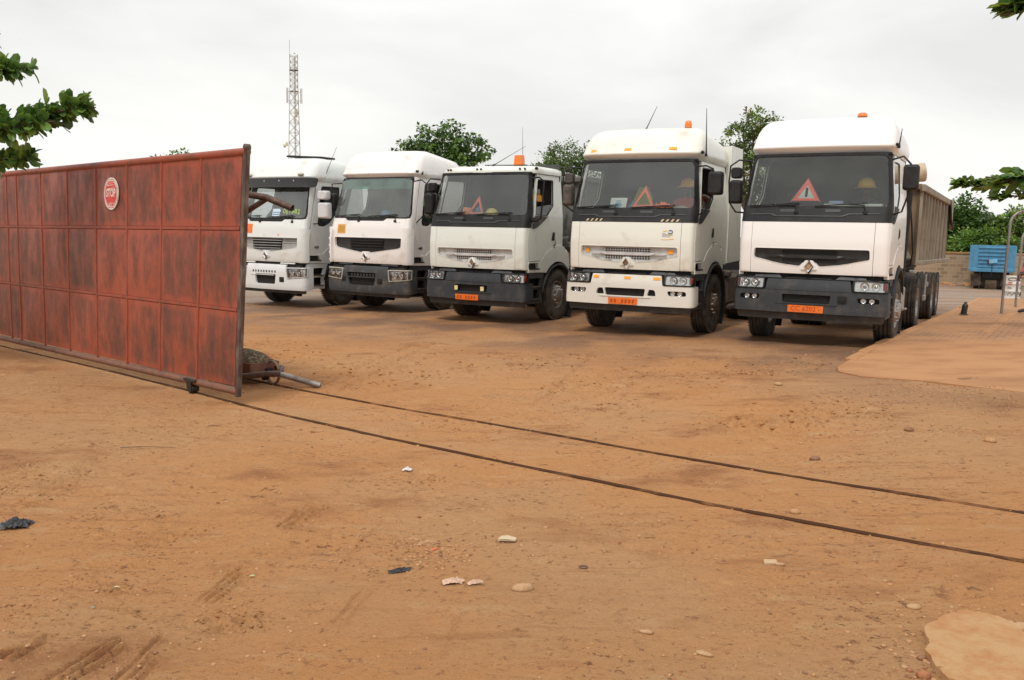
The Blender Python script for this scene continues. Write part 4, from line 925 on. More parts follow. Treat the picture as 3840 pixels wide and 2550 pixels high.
# STOP sticker
m = M(); SCx, SCv, SR = 3.02, 2.255, .195
sf = lambda u, v, d: gpl(SCx - u, SCv + v, .036 + d)
m.sheet([(SR * cos(2 * pi * k / 48), SR * sin(2 * pi * k / 48)) for k in range(48)], sf, 0, -.012, (), .06)
oc = lambda r: [(r * cos(pi / 8 + k * pi / 4), r * sin(pi / 8 + k * pi / 4)) for k in range(8)]
m.sheet(oc(.185), sf, .0015, None, [oc(.178)], .06, 1); m.sheet(oc(.163), sf, .0015, None, (), .06, 1)
text_into(m, 'STOP', .125, lambda u, v, d: sf(u * .86, v * 1.05 + .005, d), 0, .003, .004)
for k, (yy, w, o) in enumerate([(.150, .10, 0), (.128, .13, .01), (.103, .19, -.005), (.080, .10, .07), (.062, .20, .02), (.052, .05, -.11), (-.108, .13, .02), (-.122, .17, .01), (-.138, .11, -.01), (-.150, .12, .01), (.112, .06, -.09)]):   # scuffed away
    hh = .0035 + .002 * (k % 3); m.sheet(rnd([(o - w / 2, yy - hh), (o + w / 2, yy - hh * .2 + .004), (o + w / 2 - .01, yy + hh), (o - w / 2 + .012, yy + hh * .4)], .003), sf, .0022, None, (), .1, 0)
m.build('stop_sign', [mat('sticker_white', (.70, .66, .60), .5, var=(.60, .54, .47), vscale=20), mat('sticker_red', (.62, .035, .035), .45, var=(.58, .06, .055), vscale=30)], gate)
# frame behind the gate: pipes that stick out past its end, riding on the far rail with a weight box
def L_(x, y, z): return Vector((x, y, z)) - gate.location
m = M(); m.tube([L_(-4.2, 11.2, 2.24), L_(-3.05, 9.9, 2.15), L_(-2.66, 9.75, 2.095), L_(-2.36, 9.65, 1.985)], .037, 12, 0, False)
m.lathe([(.037, 0), (.030, -.001), (.030, -.08)], L_(-2.36, 9.65, 1.985), Vector((.3, -.1, -.11)), 12, 1)
m.tube([L_(-3.16, 9.95, 1.80), L_(-2.66, 9.76, 2.085)], .030, 10); m.tube([L_(-3.16, 9.95, 1.80), L_(-3.05, 9.45, 1.70)], .03, 10)
m.build('upper_brace', [METB, DKM], gate)
m = M(); m.tube([L_(-4.9, 11.9, .03), L_(-3.13, 10.28, .055), L_(-2.80, 10.27, .098), L_(-2.66, 10.27, .102)], .036, 12); m.tube([L_(-5.0, 12.6, .05), L_(-3.2, 11.0, .08), L_(-2.72, 10.55, .13), L_(-2.66, 10.28, .11)], .03, 10)
m.tube([L_(-3.30, 10.45, .06), L_(-3.30, 9.75, .12)], .03, 8)
m.build('outrigger_frame', [METB], gate)
m = M(); m.tube([L_(-2.68, 10.27, .10), L_(-2.206, 10.27, -.028)], [.034, .034], 12, 0, False); m.lathe([(.034, 0), (.027, -.001), (.027, -.09)], L_(-2.206, 10.27, -.028), Vector((.47, 0, -.13)), 12, 1); m.build('outrigger_pipe_end', [STEELP, DKM], gate)
m = M(); an = Matrix.Rotation(atan2(GD_.y, GD_.x), 3, 'Z'); bc = L_(-3.20, 10.78, .12)
m.box(bc + an @ Vector((0, .19, 0)), (.78, .012, .15), an, .003); m.box(bc + an @ Vector((0, -.19, 0)), (.78, .012, .15), an, .003); m.box(bc + an @ Vector((-.385, 0, 0)), (.012, .37, .15), an, .003); m.box(bc + an @ Vector((.385, 0, 0)), (.012, .37, .15), an, .003); m.box(bc + Vector((0, 0, -.065)), (.76, .37, .012), an)
m.build('weight_box', [GBOT], gate)
m = M(); V = []; F = []; nn = 22
for i in range(nn + 1):
    for j in range(12):
        u, v = -1 + 2 * i / nn, -1 + 2 * j / 11; hgt = .05 + .14 * max(0, 1 - u * u) ** .5 * max(0, 1 - v * v) ** .6 + .025 * (random.random() - .5); V.append(bc + an @ Vector((u * .375, v * .18, hgt)))
for i in range(nn):
    for j in range(11): F.append((i * 12 + j, (i + 1) * 12 + j, (i + 1) * 12 + j + 1, i * 12 + j + 1))
m.add(V, F, 0, False); m.build('rubble_load', [mat('rubble', (.085, .06, .035), .95, var=(.26, .21, .13), vscale=28, vpos=(.5, .66), bump=.8, bscale=40)], gate)
m = M(); wc = L_(-2.93, 10.58, .045); ax = Vector((GN.x, GN.y, 0))
m.lathe([(.13, -.02), (.14, -.02), (.14, .02), (.13, .02), (.13, -.02)], wc + Vector((.11, -.06, .03)), ax, 28, 1); m.lathe([(0, -.02), (.075, -.02), (.075, .02), (0, .02)], wc, ax, 18); m.lathe([(0, -.02), (.075, -.02), (.075, .02), (0, .02)], wc + Vector((-.24, .22, 0)), ax, 18)
m.box(wc + Vector((-.1, .1, .06)), (.5, .08, .04), an, .006); m.build('frame_roller', [DKM, mat('rusty_hoop', (.25, .16, .08), .7, var=(.14, .08, .045), vscale=12)], gate)

# ------------------------------------------------------------------ the five lorries
W1 = white('paint_cool_white', (.69, .72, .705)); W2 = white('paint_clean_white', (.80, .775, .75)); W3 = white('paint_chalk_white', (.70, .725, .675), (.50, .44, .36)); W4 = white('paint_cream_white', (.735, .73, .655), (.50, .43, .34), (.56, .80)); W5 = white('paint_bright_white', (.82, .80, .775), (.62, .57, .50), (.64, .88))
GRL = mat('grille_silver_grey', (.58, .575, .57), .4, var=(.44, .42, .40), vscale=6); GRB = mat('grille_black', (.016, .016, .016), .42, var=(.035, .032, .03), vscale=5); GRT = mat('grille_mid_grey', (.33, .335, .33), .4, var=(.27, .26, .25), vscale=6)
LF = mat('lamp_frame_beige', (.40, .37, .32), .5)
BW4 = white('bumper_white', (.70, .675, .61), (.45, .38, .30)); BW1 = white('bumper_cool_white', (.68, .705, .71), (.52, .48, .42))
T5, f5, b5 = truck('A', 4.5326, 13.881, .106, .508, 'lorry', 'bright white high roofed lorry on the far right with black grille and dark grey bumper', W5, dict(Yr=2.25, grille=GRB, grillelip=W5, gblack=True, glass=GLD, bumper=GREYB, lower=GREYB, plate=(-.265, .245), ptext='CC 6202 -', top=3.575, drop=.12, rims=RIMSILV, rear=(4.75,), socket=[(.50, .745)], open=(), len=5.8))
T4, f4, b4 = truck('A', 1.9051, 15.302, .0675, .484, 'lorry', 'cream white high roofed lorry with white bumper and amber reflectors, second from right', W4, dict(Yr=2.25, fairing=3.15, light_block=5.2, drop=.16, grille=GRL, grillelip=W4, bumper=BW4, lower=GREYD, plate=(-.285, .215), top=3.56, rims=RUSTBR, vents=True, crease=False, open=(1,), rear=(5.0,), len=6.2,
    reflectors=[(-.80, 3.14, .11, .055, 'r'), (-.153, 3.15, .125, .055, 'r'), (.63, 3.155, .135, .055, 'r'), (-.76, 1.432, .07, .065, 'f'), (.74, 1.432, .09, .065, 'f'), (-.53, .985, .10, .045, 'b'), (.03, .985, .11, .045, 'b'), (.53, .985, .12, .045, 'b')], hstripes=(-.80, .55)))
T3, f3, b3 = truck('A', -.8083, 17.523, -.06, .525, 'lorry', 'white low roofed day cab lorry with a yellow work lamp pair, middle of the row', W3, dict(Yr=1.66, low=True, grille=GRL, grillelip=W3, bumper=GREYB, lower=GREYD, plate=(-.355, .155), pz=.56, rims=mat('rim_worn_grey', (.26, .24, .23), .5, .5, var=(.14, .11, .09), vscale=9), fogs='none', worklamps=True, rear=(4.4, 5.7), len=6.8, open=(1,), rearwin=True, greybase=True))
T2, f2, b2 = truck('B', -3.3225, 20.098, -.069, .5655, 'lorry', 'white high roofed lorry with black grille, orange square and slate bumper, second from left', W2, dict(Yr=2.25, fairing=2.42, light_block=4.0, grille=GRB, grillelip=W2, bumper=GREYD, lower=GREYD, top=3.615, drop=.16, rims=RUSTBR, glass=GLG, band=True, lampframe=LF, socket=[(-.60, .73), (.41, .70)], rear=(5.0,), open=(1,), amberind=True))
T1, f1, b1 = truck('B', -5.8983, 21.415, -.12, .5528, 'lorry', 'white lorry with black sun visor and white bumper, partly hidden behind the red gate', W1, dict(Yr=2.25, grille=GRT, grillelip=W1, bumper=BW1, lower=BW1, top=3.56, drop=.06, rims=RUSTBR, light_block=4.0, glass=GLG, lampframe=mat('lamp_frame_white', (.55, .56, .56), .4), b1=True, socket=[(.49, .68)], rear=(5.0,), open=(), amberind=True))
# mirrors
def lm(g, P): return [[(g * x, y, z) for x, y, z in q] for q in P]
mirror(T5, [[(1.06, .32, 2.86), (1.22, .24, 2.90), (1.33, .22, 2.78), (1.34, .25, 2.74)], [(1.12, .33, 2.05), (1.24, .26, 2.09), (1.34, .25, 2.43)]], [((1.338, .25, 2.59), (.215, .16, .375), 0)])
mirror(T5, [[(-1.04, .40, 2.88), (-1.22, .26, 2.895), (-1.345, .22, 2.80), (-1.36, .22, 2.55), (-1.34, .22, 2.22), (-1.24, .25, 2.07), (-1.12, .32, 2.06)]], [((-1.25, .25, 2.39), (.19, .16, .375), 0), ((-1.25, .25, 2.69), (.165, .14, .175), 0)])
mirror(T4, [[(1.06, .32, 2.85), (1.25, .22, 2.85), (1.36, .22, 2.80), (1.38, .24, 2.72)], [(1.12, .33, 2.06), (1.24, .26, 2.10), (1.37, .25, 2.42)]], [((1.405, .25, 2.57), (.235, .16, .38), 0)])
mirror(T4, [[(-1.04, .40, 2.86), (-1.20, .26, 2.86), (-1.30, .22, 2.78), (-1.33, .22, 2.5), (-1.30, .22, 2.22), (-1.12, .32, 2.08)]], [((-1.21, .25, 2.38), (.17, .16, .37), 0), ((-1.2, .25, 2.67), (.15, .13, .18), 0)], mat('mirror_brown', (.05, .042, .038), .6, var=(.12, .09, .075), vscale=6))
mirror(T3, [[(-1.03, .40, 2.86), (-1.18, .26, 2.87), (-1.24, .22, 2.78), (-1.28, .22, 2.5), (-1.26, .22, 2.20), (-1.12, .32, 2.08)]], [((-1.19, .25, 2.37), (.19, .16, .43), 0), ((-1.12, .25, 2.70), (.16, .13, .18), 0)])
m = M(); m.tube([(1.06, .36, 2.86), (1.28, .30, 2.87), (1.385, .30, 2.80), (1.37, .30, 2.50), (1.33, .30, 2.10), (1.14, .34, 2.05)], .016, 8); m.box((1.20, .31, 2.08), (.16, .05, .09), b=.02); m.build('mirror_arm', [BLACKPL], T3)
mirror(T2, [[(1.10, .38, 2.90), (1.38, .28, 2.92), (1.50, .28, 2.84), (1.46, .30, 2.2), (1.14, .40, 2.0)]], [((1.57, .35, 2.38), (.24, .16, .54), 0), ((1.60, .35, 2.76), (.20, .14, .19), 0)], mat('mirror_dusty', (.06, .055, .05), .6, var=(.11, .095, .08), vscale=5))
mirror(T2, [[(-1.05, .42, 2.88), (-1.25, .3, 2.86), (-1.30, .3, 2.3), (-1.14, .4, 2.05)]], [((-1.24, .32, 2.45), (.17, .15, .40), 0)])
WM = mat('mirror_white', (.60, .60, .615), .4, var=(.52, .51, .50), vscale=5)
mirror(T1, [[(1.12, .45, 1.99), (1.35, .38, 2.0), (1.45, .36, 2.15), (1.43, .36, 2.74)]], [((1.58, .35, 2.30), (.30, .17, .36), 0), ((1.555, .35, 2.65), (.28, .16, .20), 0)], WM)
# beacons
def beacon(T, x, y, z, h, r, square=False):
    m = M()
    if square: m.box((x, y, z + .02), (r * 2.1, r * 1.8, .04), b=.01)
    else: m.lathe([(0, 0), (r * 1.1, 0), (r * 1.1, .03), (r, .035)], (x, y, z), (0, 0, 1), 18)
    b = m.build('beacon', [BLACKPL], T); m = M()
    if square: m.loft([[(x + a * r * k, y + c * r * .9 * k, z + hh) for a, c in ((-1, -1), (1, -1), (1, 1), (-1, 1))] for hh, k in ((.04, 1), (h, .86))], 0, True, False, True, False); m.lathe([(r * .35, .05), (r * .35, h * .8)], (x, y, z), (0, 0, 1), 10, 1)
    else: m.lathe([(r, .035), (r * .98, h * .6), (r * .86, h * .88), (r * .5, h), (0, h * 1.02)], (x, y, z), (0, 0, 1), 18)
    m.build('beacon_lens', [mat('beacon_orange', (.80, .20, .01), .22, var=(.62, .10, .008), vscale=40, coat=.5), AMBER], b)
beacon(T5, .50, .95, 3.545, .10, .075); beacon(T4, .69, .95, 3.52, .155, .062); beacon(T3, .47, .95, 3.12, .225, .085, True)
m = M(); m.tube([(-.30, .9, 3.165), (.68, .9, 3.15)], .010, 6); m.tube([(-.22, .9, 3.165), (-.22, .9, 3.11)], .008, 5); m.tube([(.62, .9, 3.15), (.62, .9, 3.10)], .008, 5); m.build('roof_bar', [BLACKPL], T3)
def antenna(T, a, b, r=.006):
    a, b = Vector(a), Vector(b); m = M(); q = a.lerp(b, .22); m.tube([a, q, b], [r * 1.7, r * 1.3, r * .55], 6); m.lathe([(0, -.02), (.022, -.02), (.018, .03), (0, .035)], a, b - a, 10); m.build('antenna', [BLACKPL], T)
antenna(T4, (-.09, 1.0, 3.555), (.10, 1.0, 3.95)); antenna(T4, (1.11, .66, 3.06), (1.10, .60, 3.82), .008); antenna(T1, (1.10, .86, 3.08), (1.11, 1.27, 3.83)); antenna(T3, (-.10, .9, 3.16), (.60, .95, 3.52), .005); antenna(T3, (.52, 1.0, 3.15), (.50, 1.0, 3.90), .004)
antenna(T5, (1.11, .55, 3.07), (1.13, .62, 3.34), .009); antenna(T2, (1.13, .62, 3.08), (1.15, .62, 3.13), .012)
for T, y, z, x in ((T5, .42, 3.09, 1.10), (T4, .46, 3.09, 1.105), (T2, .44, 3.115, 1.13), (T3, .60, 3.06, 1.055)):
    m = M(); m.box((x, y, z), (.05, .10, .055), b=.02); m.build('side_marker', [BLACKPL], T)
for s in (-.86, -.79, -.13, -.04, .80, .90):
    m = M(); yy = .335 + .06 * (s / .8) ** 2; m.lathe([(0, -.012), (.018, -.012), (.02, .0), (.02, .02)], (s, yy, 3.045), (0, 1, -.2), 10); m.build('roof_lamp_hole', [mat('brown_hole', (.07, .035, .025), .8)], T3)
# details of the far left lorry: visor, roof slab, roof lamp, writing and stickers in the windscreen
m = M(); m.sheet(rnd([(-1.20, 2.83), (1.20, 2.83), (1.22, 3.045), (-1.22, 3.045)], .05), f1, .17, .155, (), .08); 
for s in (-.80, -.2, .3, .75): m.sheet([(s - .012, 2.97), (s + .012, 2.97), (s + .012, 3.0), (s - .012, 3.0)], f1, .176, None, (), .1, 1)
for g in (-1, 1): m.sheet(sides([(1.12, 2.86), (1.15, 2.86), (1.15, 3.03), (1.12, 3.03)], g), f1, .16, 0, (), .1)
m.build('sun_visor', [mat('visor_smoke', (.018, .017, .016), .25), GRL], T1)
m = M(); m.box((.28, 1.25, 3.60), (1.15, .5, .045), Matrix.Rotation(.05, 3, 'Y'), .01); m.build('roof_hatch', [BLACKPL], T1)
for s in (.85, -.85):
    m = M(); m.box((s, .335, 3.135), (.16, .10, .07), b=.025); m.build('roof_lamp', [mat('roof_lamp_lens', (.50, .46, .38), .3)], T1)
m = M(); m.sheet(rect(.12, 2.255, .36, 2.30, .01), f1, .004, None, (), .1, 0)
m.sheet(rect(.10, 2.16, .33, 2.33, .01), f1, -.003, None, (), .1, 0)
for zz in (2.20, 2.25, 2.29): m.sheet(rect(.11, zz - .01, .32, zz + .008), f1, .0, None, (), .1, 1)
m.build('windscreen_sticker', [mat('sticker_pale_blue', (.55, .66, .75), .5), mat('sticker_blue', (.06, .16, .38), .5)], T1)
m = M(); text_into(m, '061682', .16, lambda u, v, d: f1(.68 + u * 1.05, 2.265 + v + .01 * sin(u * 20), -.002 + d), 0, .004); m.build('windscreen_writing', [mat('lime_paint', (.42, .58, .16), .6)], T1)
m = M(); m.sheet(rnd([(.36, 1.735), (.41, 1.75), (.395, 1.70), (.365, 1.70)], .012), f1, .002, None, (), .1); m.build('paint_spot', [mat('orange_spot', (.80, .20, .09), .5)], T1)
m = M(); m.sheet(rect(-.70, 1.75, -.475, 1.97, .01), f1, .004, 0, (), .1); m.build('orange_square', [ORPLATE], T1)
m = M(); text_into(m, '430', .085, lambda u, v, d: f1(f1.sy(.50) + u * 1.2, 1.445 + v, d + .008), 0, .002, .003); m.build('door_badge', [BLACKPL], T1)
m = M(); text_into(m, '440', .085, lambda u, v, d: f2(f2.sy(.50) + u * 1.2, 1.445 + v, d + .008), 0, .002, .003); m.build('door_badge', [BLACKPL], T2)
m = M(); m.sheet(rect(-.87, 1.745, -.62, 1.95, .012), f2, .005, 0, (), .08); m.sheet(rect(-.84, 1.775, -.65, 1.92, .03), f2, .006, None, (), .08, 1); m.build('orange_square', [mat('square_border', (.70, .34, .10), .5), mat('square_ochre', (.55, .30, .035), .5, var=(.42, .20, .03), vscale=12)], T2)
m = M()
for s, z in ((.80, 2.0), (.86, 1.995)): m.sheet(rect(s - .008, z - .008, s + .008, z + .008), f2, .002, None, (), .1)
m.lathe([(0, -.02), (.02, -.02), (.014, .02), (0, .025)], (-.12, .285, 3.08), (0, -1, 0), 12, 1); m.build('washer_jet', [BLACKPL, CHROME], T2)
# bonnet sticker of the cream lorry: small printed lines, yellow arcs and a round emblem
m = M(); k4 = lambda u, v, d: f4(u, v, d)
m.sheet(rect(.585, 1.635, .80, 1.815, .01), k4, .001, None, (), .1, 0)
for i, w in enumerate((.05, .11, .14, .135)): m.sheet(rect(.60, 1.738 - i * .019, .60 + w, 1.746 - i * .019), k4, .002, None, (), .1, 1)
m.sheet([(.735 + .042 * cos(t), 1.76 + .042 * sin(t)) for t in np.linspace(0, 2 * pi, 20)[:-1]], k4, .002, None, (), .1, 2); m.sheet([(.75 + .03 * cos(t), 1.715 + .014 * sin(t)) for t in np.linspace(0, 2 * pi, 16)[:-1]], k4, .0025, None, (), .1, 3)
m.sheet(rect(.70, 1.752, .755, 1.775, .004), k4, .003, None, (), .1, 0); m.sheet(rnd([(.605, 1.775), (.66, 1.79), (.69, 1.785), (.66, 1.768), (.62, 1.762)], .01), k4, .002, None, (), .1, 3)
m.sheet(rnd([(.58, 1.645), (.63, 1.640), (.70, 1.645), (.80, 1.66), (.80, 1.645), (.70, 1.632), (.63, 1.628), (.58, 1.635)], .01), k4, .002, None, (), .1, 3)
m.build('bonnet_sticker', [mat('label_cream', (.74, .71, .65), .45), mat('label_text', (.16, .14, .13), .5), mat('label_blue', (.09, .17, .24), .4), mat('label_yellow', (.62, .42, .08), .45)], T4)
# air intake, cable and blue strap behind the right-hand cab
m = M(); m.lathe([(0, -.14), (.15, -.14), (.16, -.05), (.15, .05), (.16, .12), (.155, .16)], (1.16, 2.52, 2.80), (.75, .25, .12), 22); m.lathe([(.155, .16), (.13, .165), (0, .12)], (1.16, 2.52, 2.80), (.75, .25, .12), 22, 1); m.tube([(1.05, 2.5, 1.0), (1.10, 2.5, 2.7)], .07, 12, 1); m.build('air_intake', [mat('intake_beige', (.50, .40, .28), .7, var=(.36, .27, .18), vscale=8), BLACKPL], T5)
m = M(); m.tube([(1.12, 2.5, 2.40), (1.17, 2.62, 1.9), (1.2, 2.75, 1.45), (1.16, 2.9, 1.24), (1.0, 3.0, 1.18)], .014, 7); m.build('air_hose', [BLACKPL], T5)
m = M(); m.box((1.06, 2.38, 2.86), (.12, .10, .10), b=.03); m.build('blue_strap', [mat('strap_blue', (.05, .10, .38), .7)], T5)
m = M(); m.box((1.02, 2.70, .72), (.30, .9, .55), b=.05); m.box((1.05, 2.35, 1.02), (.26, .3, .12), b=.03); m.box((1.10, 2.7, .40), (.2, .75, .10), b=.03); m.build('battery_box', [TANK], T4)
m = M(); m.box((1.05, 2.15, .68), (.25, .22, .45), b=.04); m.box((1.06, 2.15, .52), (.32, .26, .02)); m.build('step_bracket', [RIMSILV], T5)
# tipper body of the day cab lorry
TB = mat('tipper_grey_green', (.15, .145, .13), .7, var=(.09, .08, .07), vscale=3); m = M()
m.sheet(rect(-1.22, 1.42, 1.22, 2.93), lambda u, v, d: (u, 2.5 + d, v), 0, .05, (), .4)
for g in (-1, 1): m.sheet([(2.5, 1.42), (6.8, 1.42), (6.8, 2.93), (2.5, 2.93)], lambda u, v, d: (g * (1.2 + d), u, v), 0, -.05, (), .6)
m.box((0, 4.65, 1.40), (2.4, 4.3, .08))
for x in (-.9, -.45, 0, .45, .9): m.box((x, 2.47, 2.18), (.07, .07, 1.46), b=.01)
m.box((0, 2.47, 2.96), (2.5, .14, .12), b=.02); m.box((1.22, 4.65, 2.96), (.10, 4.3, .12), b=.02); m.box((-1.22, 4.65, 2.96), (.10, 4.3, .12), b=.02); m.build('tipper_body', [TB], T3)
m = M(); m.box((.62, 3.9, 1.30), (.62, 3.4, .30), b=.02); m.box((-.62, 3.9, 1.30), (.5, 3.4, .30), b=.02); m.build('subframe', [mat('orange_steel', (.55, .22, .03), .55, var=(.35, .13, .03), vscale=5)], T3)
m = M(); m.tube([(.85, 2.25, 1.62), (.98, 2.2, 2.20), (1.0, 2.2, 2.35)], [.085, .085, .05], 12); m.box((.9, 2.22, 1.60), (.30, .18, .12), b=.02)
for k in range(6): m.tube([(.70 + k * .06, 2.05, 1.62), (.70 + k * .06, 2.0, 1.72), (.70 + k * .06, 2.12, 1.76)], .02, 6)
m.build('lifting_ram', [mat('ram_grey', (.20, .20, .195), .5, var=(.10, .09, .08), vscale=6)], T3)

# ------------------------------------------------------------------ tipping trailer behind the right-hand lorry
TIP = mat('tipper_khaki', (.285, .24, .175), .65, var=(.19, .15, .105), vscale=2.2, vdetail=8, vpos=(.42, .68)); TIPD = mat('tipper_front_dark', (.20, .135, .08), .7, var=(.12, .075, .045), vscale=3); TIPS = mat('tipper_side_dirt_shade', (.125, .090, .055), .8, var=(.075, .050, .030), vscale=2.5, vstretch=(1, 1, .4))  # side panel tone paints in shade between the ribs, with dirt streaks
TT = thing('tipper_trailer', 'khaki ribbed steel tipping trailer coupled behind the far right lorry', 'trailer', tuple(T5.location), -.508)
for g in (-1, 1):
    m = M(); m.sheet([(3.35, 1.24), (10.9, 1.17), (10.9, 2.62), (3.35, 2.64)], lambda u, v, d: (g * (1.20 + d), u, v), 0, -.05, (), .5); m.build('side_panel', [TIPS], TT)
    m = M(); m.box((g * 1.235, 7.1, 2.60), (.10, 7.6, .13), b=.015); m.box((g * 1.235, 7.1, 1.235), (.12, 7.5, .08), Matrix.Rotation(-.009, 3, 'X'), .01); m.build('side_rail', [TIP], TT)
    for y in (3.45, 4.1, 4.75, 5.4, 6.15, 6.95, 7.8, 8.8, 9.9):
        m = M(); m.loft([[(g * (1.20 + a), y + b, z) for a, b in ((0, -.085), (.04, -.06), (.04, .06), (0, .085))] for z in (1.26, 2.54)], 0, True, False, False, False); m.build('rib', [TIP], TT)
m = M(); m.sheet([(-1.2, 1.62), (-.95, 1.62), (-.6, 1.24), (.6, 1.24), (.98, 1.60), (1.2, 1.25), (1.2, 2.62), (-1.2, 2.62)], lambda u, v, d: (u, 3.36 - d, v), 0, -.05, (), .4); m.box((0, 3.33, 2.62), (2.45, .12, .10), b=.01); m.tube([(.35, 3.2, 1.0), (.35, 3.2, 2.5)], .11, 14); m.build('front_panel', [TIPD], TT)
m = M(); m.sheet([(-1.2, 1.2), (1.2, 1.2), (1.2, 2.65), (-1.2, 2.65)], lambda u, v, d: (u, 10.95 + d + (v - 1.2) * -.0, v), .05, 0, (), .5)
for g in (-1, 1): m.sheet([(10.45, 2.66), (11.35, 2.72), (11.45, 2.15), (10.95, 1.95)], lambda u, v, d: (g * (1.255 + d), u, v), .02, -.02, (), .4)
m.build('tailgate', [TIP], TT)
m = M(); m.tube([(1.27, 10.1, 2.60), (1.28, 10.5, 2.2), (1.29, 11.35, 1.98)], .035, 8); m.box((1.27, 10.05, 2.58), (.06, .1, .16), b=.01); m.build('tail_strap', [BLACKPL], TT)
m = M(); m.box((0, 7.1, 1.1), (1.1, 7.4, .22)); m.box((.45, 7.2, .98), (.12, 7.4, .28)); m.box((-.45, 7.2, .98), (.12, 7.4, .28)); m.box((0, 4.9, .98), (1.7, 1.0, .5), b=.02); m.build('trailer_chassis', [DARK], TT)
def gl5(y): return G(4.5326 + 1.0 * cos(.508) + y * sin(.508), 13.881 - sin(.508) + y * cos(.508)) - .106
for y in (8.2, 9.6):
    m = M(); m.box((0, y, .52 + gl5(y)), (1.8, .14, .14), b=.03); m.build('axle', [DARK], TT)
    for g in (-1, 1): wheel(TT, g * 1.02, y, .52 + gl5(y), False, g, RIMSILV, True)
m = M(); m.box((1.10, 3.85, 1.10), (.08, .05, .05), b=.015); m.box((1.16, 3.70, 1.10), (.08, .05, .05), b=.015); m.build('marker_light', [mat('marker_white', (.75, .74, .70), .3)], TT)
m = M(); m.box((1.1, 7.3, .72), (.05, .30, .10), b=.01); m.box((1.1, 6.9, .45), (.05, .34, .12), b=.01); m.tube([(1.1, 7.1, .95), (1.1, 6.95, .45)], .02, 6); m.build('lamp_bracket', [mat('bracket_grey', (.30, .27, .23), .6)], TT)
# ------------------------------------------------------------------ people
def figure(name, label, J, F, Ed, loc, rz, colour, mats, root='pelvis'):
    """one continuous body grown from a skeleton: J = {joint: (x, y, z, radius)}; colour(point) -> material index"""
    ks = list(J); me = bpy.data.meshes.new('t'); me.from_pydata([J[k][:3] for k in ks], [(ks.index(a), ks.index(b)) for a, b in Ed], []); o = bpy.data.objects.new('t', me); COL.objects.link(o)
    sk = o.modifiers.new('s', 'SKIN'); sk.use_smooth_shade = True
    for i, k in enumerate(ks):
        v = me.skin_vertices[0].data[i]; v.radius = (J[k][3] if len(J[k]) < 5 else J[k][4], J[k][3]); v.use_root = (k == root)
    sb = o.modifiers.new('u', 'SUBSURF'); sb.levels = 2; sb.render_levels = 2
    dg = bpy.context.evaluated_depsgraph_get(); dg.update(); e = bpy.data.meshes.new_from_object(o.evaluated_get(dg))
    m = M(); m.add([v.co for v in e.vertices], [tuple(p.vertices) for p in e.polygons], 0, True); bpy.data.objects.remove(o); bpy.data.meshes.remove(me); bpy.data.meshes.remove(e)
    m.mi = [colour(sum((Vector(m.v[i]) for i in f), Vector()) / len(f)) for f in m.f]
    h = Vector(J['head'][:3]); fw = Vector(F[:3]) - h; fw.normalize(); up = Vector((0, 0, 1)); sd = fw.cross(up).normalized(); up = sd.cross(fw)
    ns = len(mats); sk_i = 0
    nb = h + fw * .088 + up * -.005; m.loft([[nb + sd * .010 + up * .03, nb - sd * .010 + up * .03, nb + fw * .004 + up * .03], [nb + sd * .018 - up * .02, nb - sd * .018 - up * .02, nb + fw * .026 - up * .018]], 0, True, True, True)
    for g in (-1, 1):
        m.lathe([(0, -.004), (.011, 0), (.006, .007), (0, .008)], h + fw * .083 + sd * g * .032 + up * .026, fw, 10, ns - 1); m.box(h + sd * g * .088 + fw * -.005, (.016, .035, .055), b=.006)
    m.loft([[h + fw * .086 + sd * a - up * .052 + up * b for a, b in ((-.026, 0), (0, .006), (.026, 0), (0, -.010))], [h + fw * .096 + sd * a * .8 - up * .052 + up * b * .7 for a, b in ((-.026, 0), (0, .006), (.026, 0), (0, -.010))]], ns - 1, True, False, True)
    for wr, hd in (('wrl', 'hal'), ('wrr', 'har')):       # fingers
        if hd not in J: continue
        w, p = Vector(J[wr][:3]), Vector(J[hd][:3]); d = (p - w).normalized(); s = d.cross(Vector((0, .3, 1))).normalized(); dn = s.cross(d)
        for k, l in zip((-1.5, -.5, .5, 1.5), (.062, .075, .072, .055)): q = p + s * k * .019; m.tube([q, q + d * l * .5 + dn * .006, q + d * l * .85 - dn * .022, q + d * l * .8 - dn * .045], [.0095, .009, .0085, .007], 6)
        q = w.lerp(p, .55) - s * .034; m.tube([q, q - s * .022 + d * .03 - dn * .01, q - s * .012 + d * .062 - dn * .024], [.011, .010, .008], 6)
    o = m.build(name, mats); o.location = loc; o.rotation_euler = (0, 0, rz); tag(o, label, 'person'); return o
def helmet(parent, c, mt, rz=0, tilt=0):
    m = M(); m.lathe([(.145, -.005), (.135, .0), (.132, .03), (.118, .085), (.085, .125), (.045, .145), (0, .15)], c, (0, tilt, 1), 24)
    m.lathe([(.135, .0), (.175, -.012), (.172, -.02), (.13, -.008)], Vector(c) + Vector((sin(rz) * -.02, -cos(rz) * .03, 0)), (0, tilt, 1), 24); m.loft([[Vector(c) + Vector((a, -.125 + .27 * k / 8, b + .152 * (1 - (2 * k / 8 - 1) ** 2) ** .5 - .004)) for a, b in ((-.012, 0), (-.012, .012), (.012, .012), (.012, 0))] for k in range(9)], 0, True)
    return m.build('helmet', [mt], parent)
ARM = [('chest', 'shl'), ('shl', 'ell'), ('ell', 'wrl'), ('wrl', 'hal'), ('chest', 'shr'), ('shr', 'elr'), ('elr', 'wrr'), ('wrr', 'har')]
SPN = [('pelvis', 'waist'), ('waist', 'chest'), ('chest', 'neck'), ('neck', 'jaw'), ('jaw', 'head'), ('head', 'crown')]
LEG = [('pelvis', 'hil'), ('hil', 'knl'), ('knl', 'anl'), ('anl', 'tol'), ('pelvis', 'hir'), ('hir', 'knr'), ('knr', 'anr'), ('anr', 'tor')]
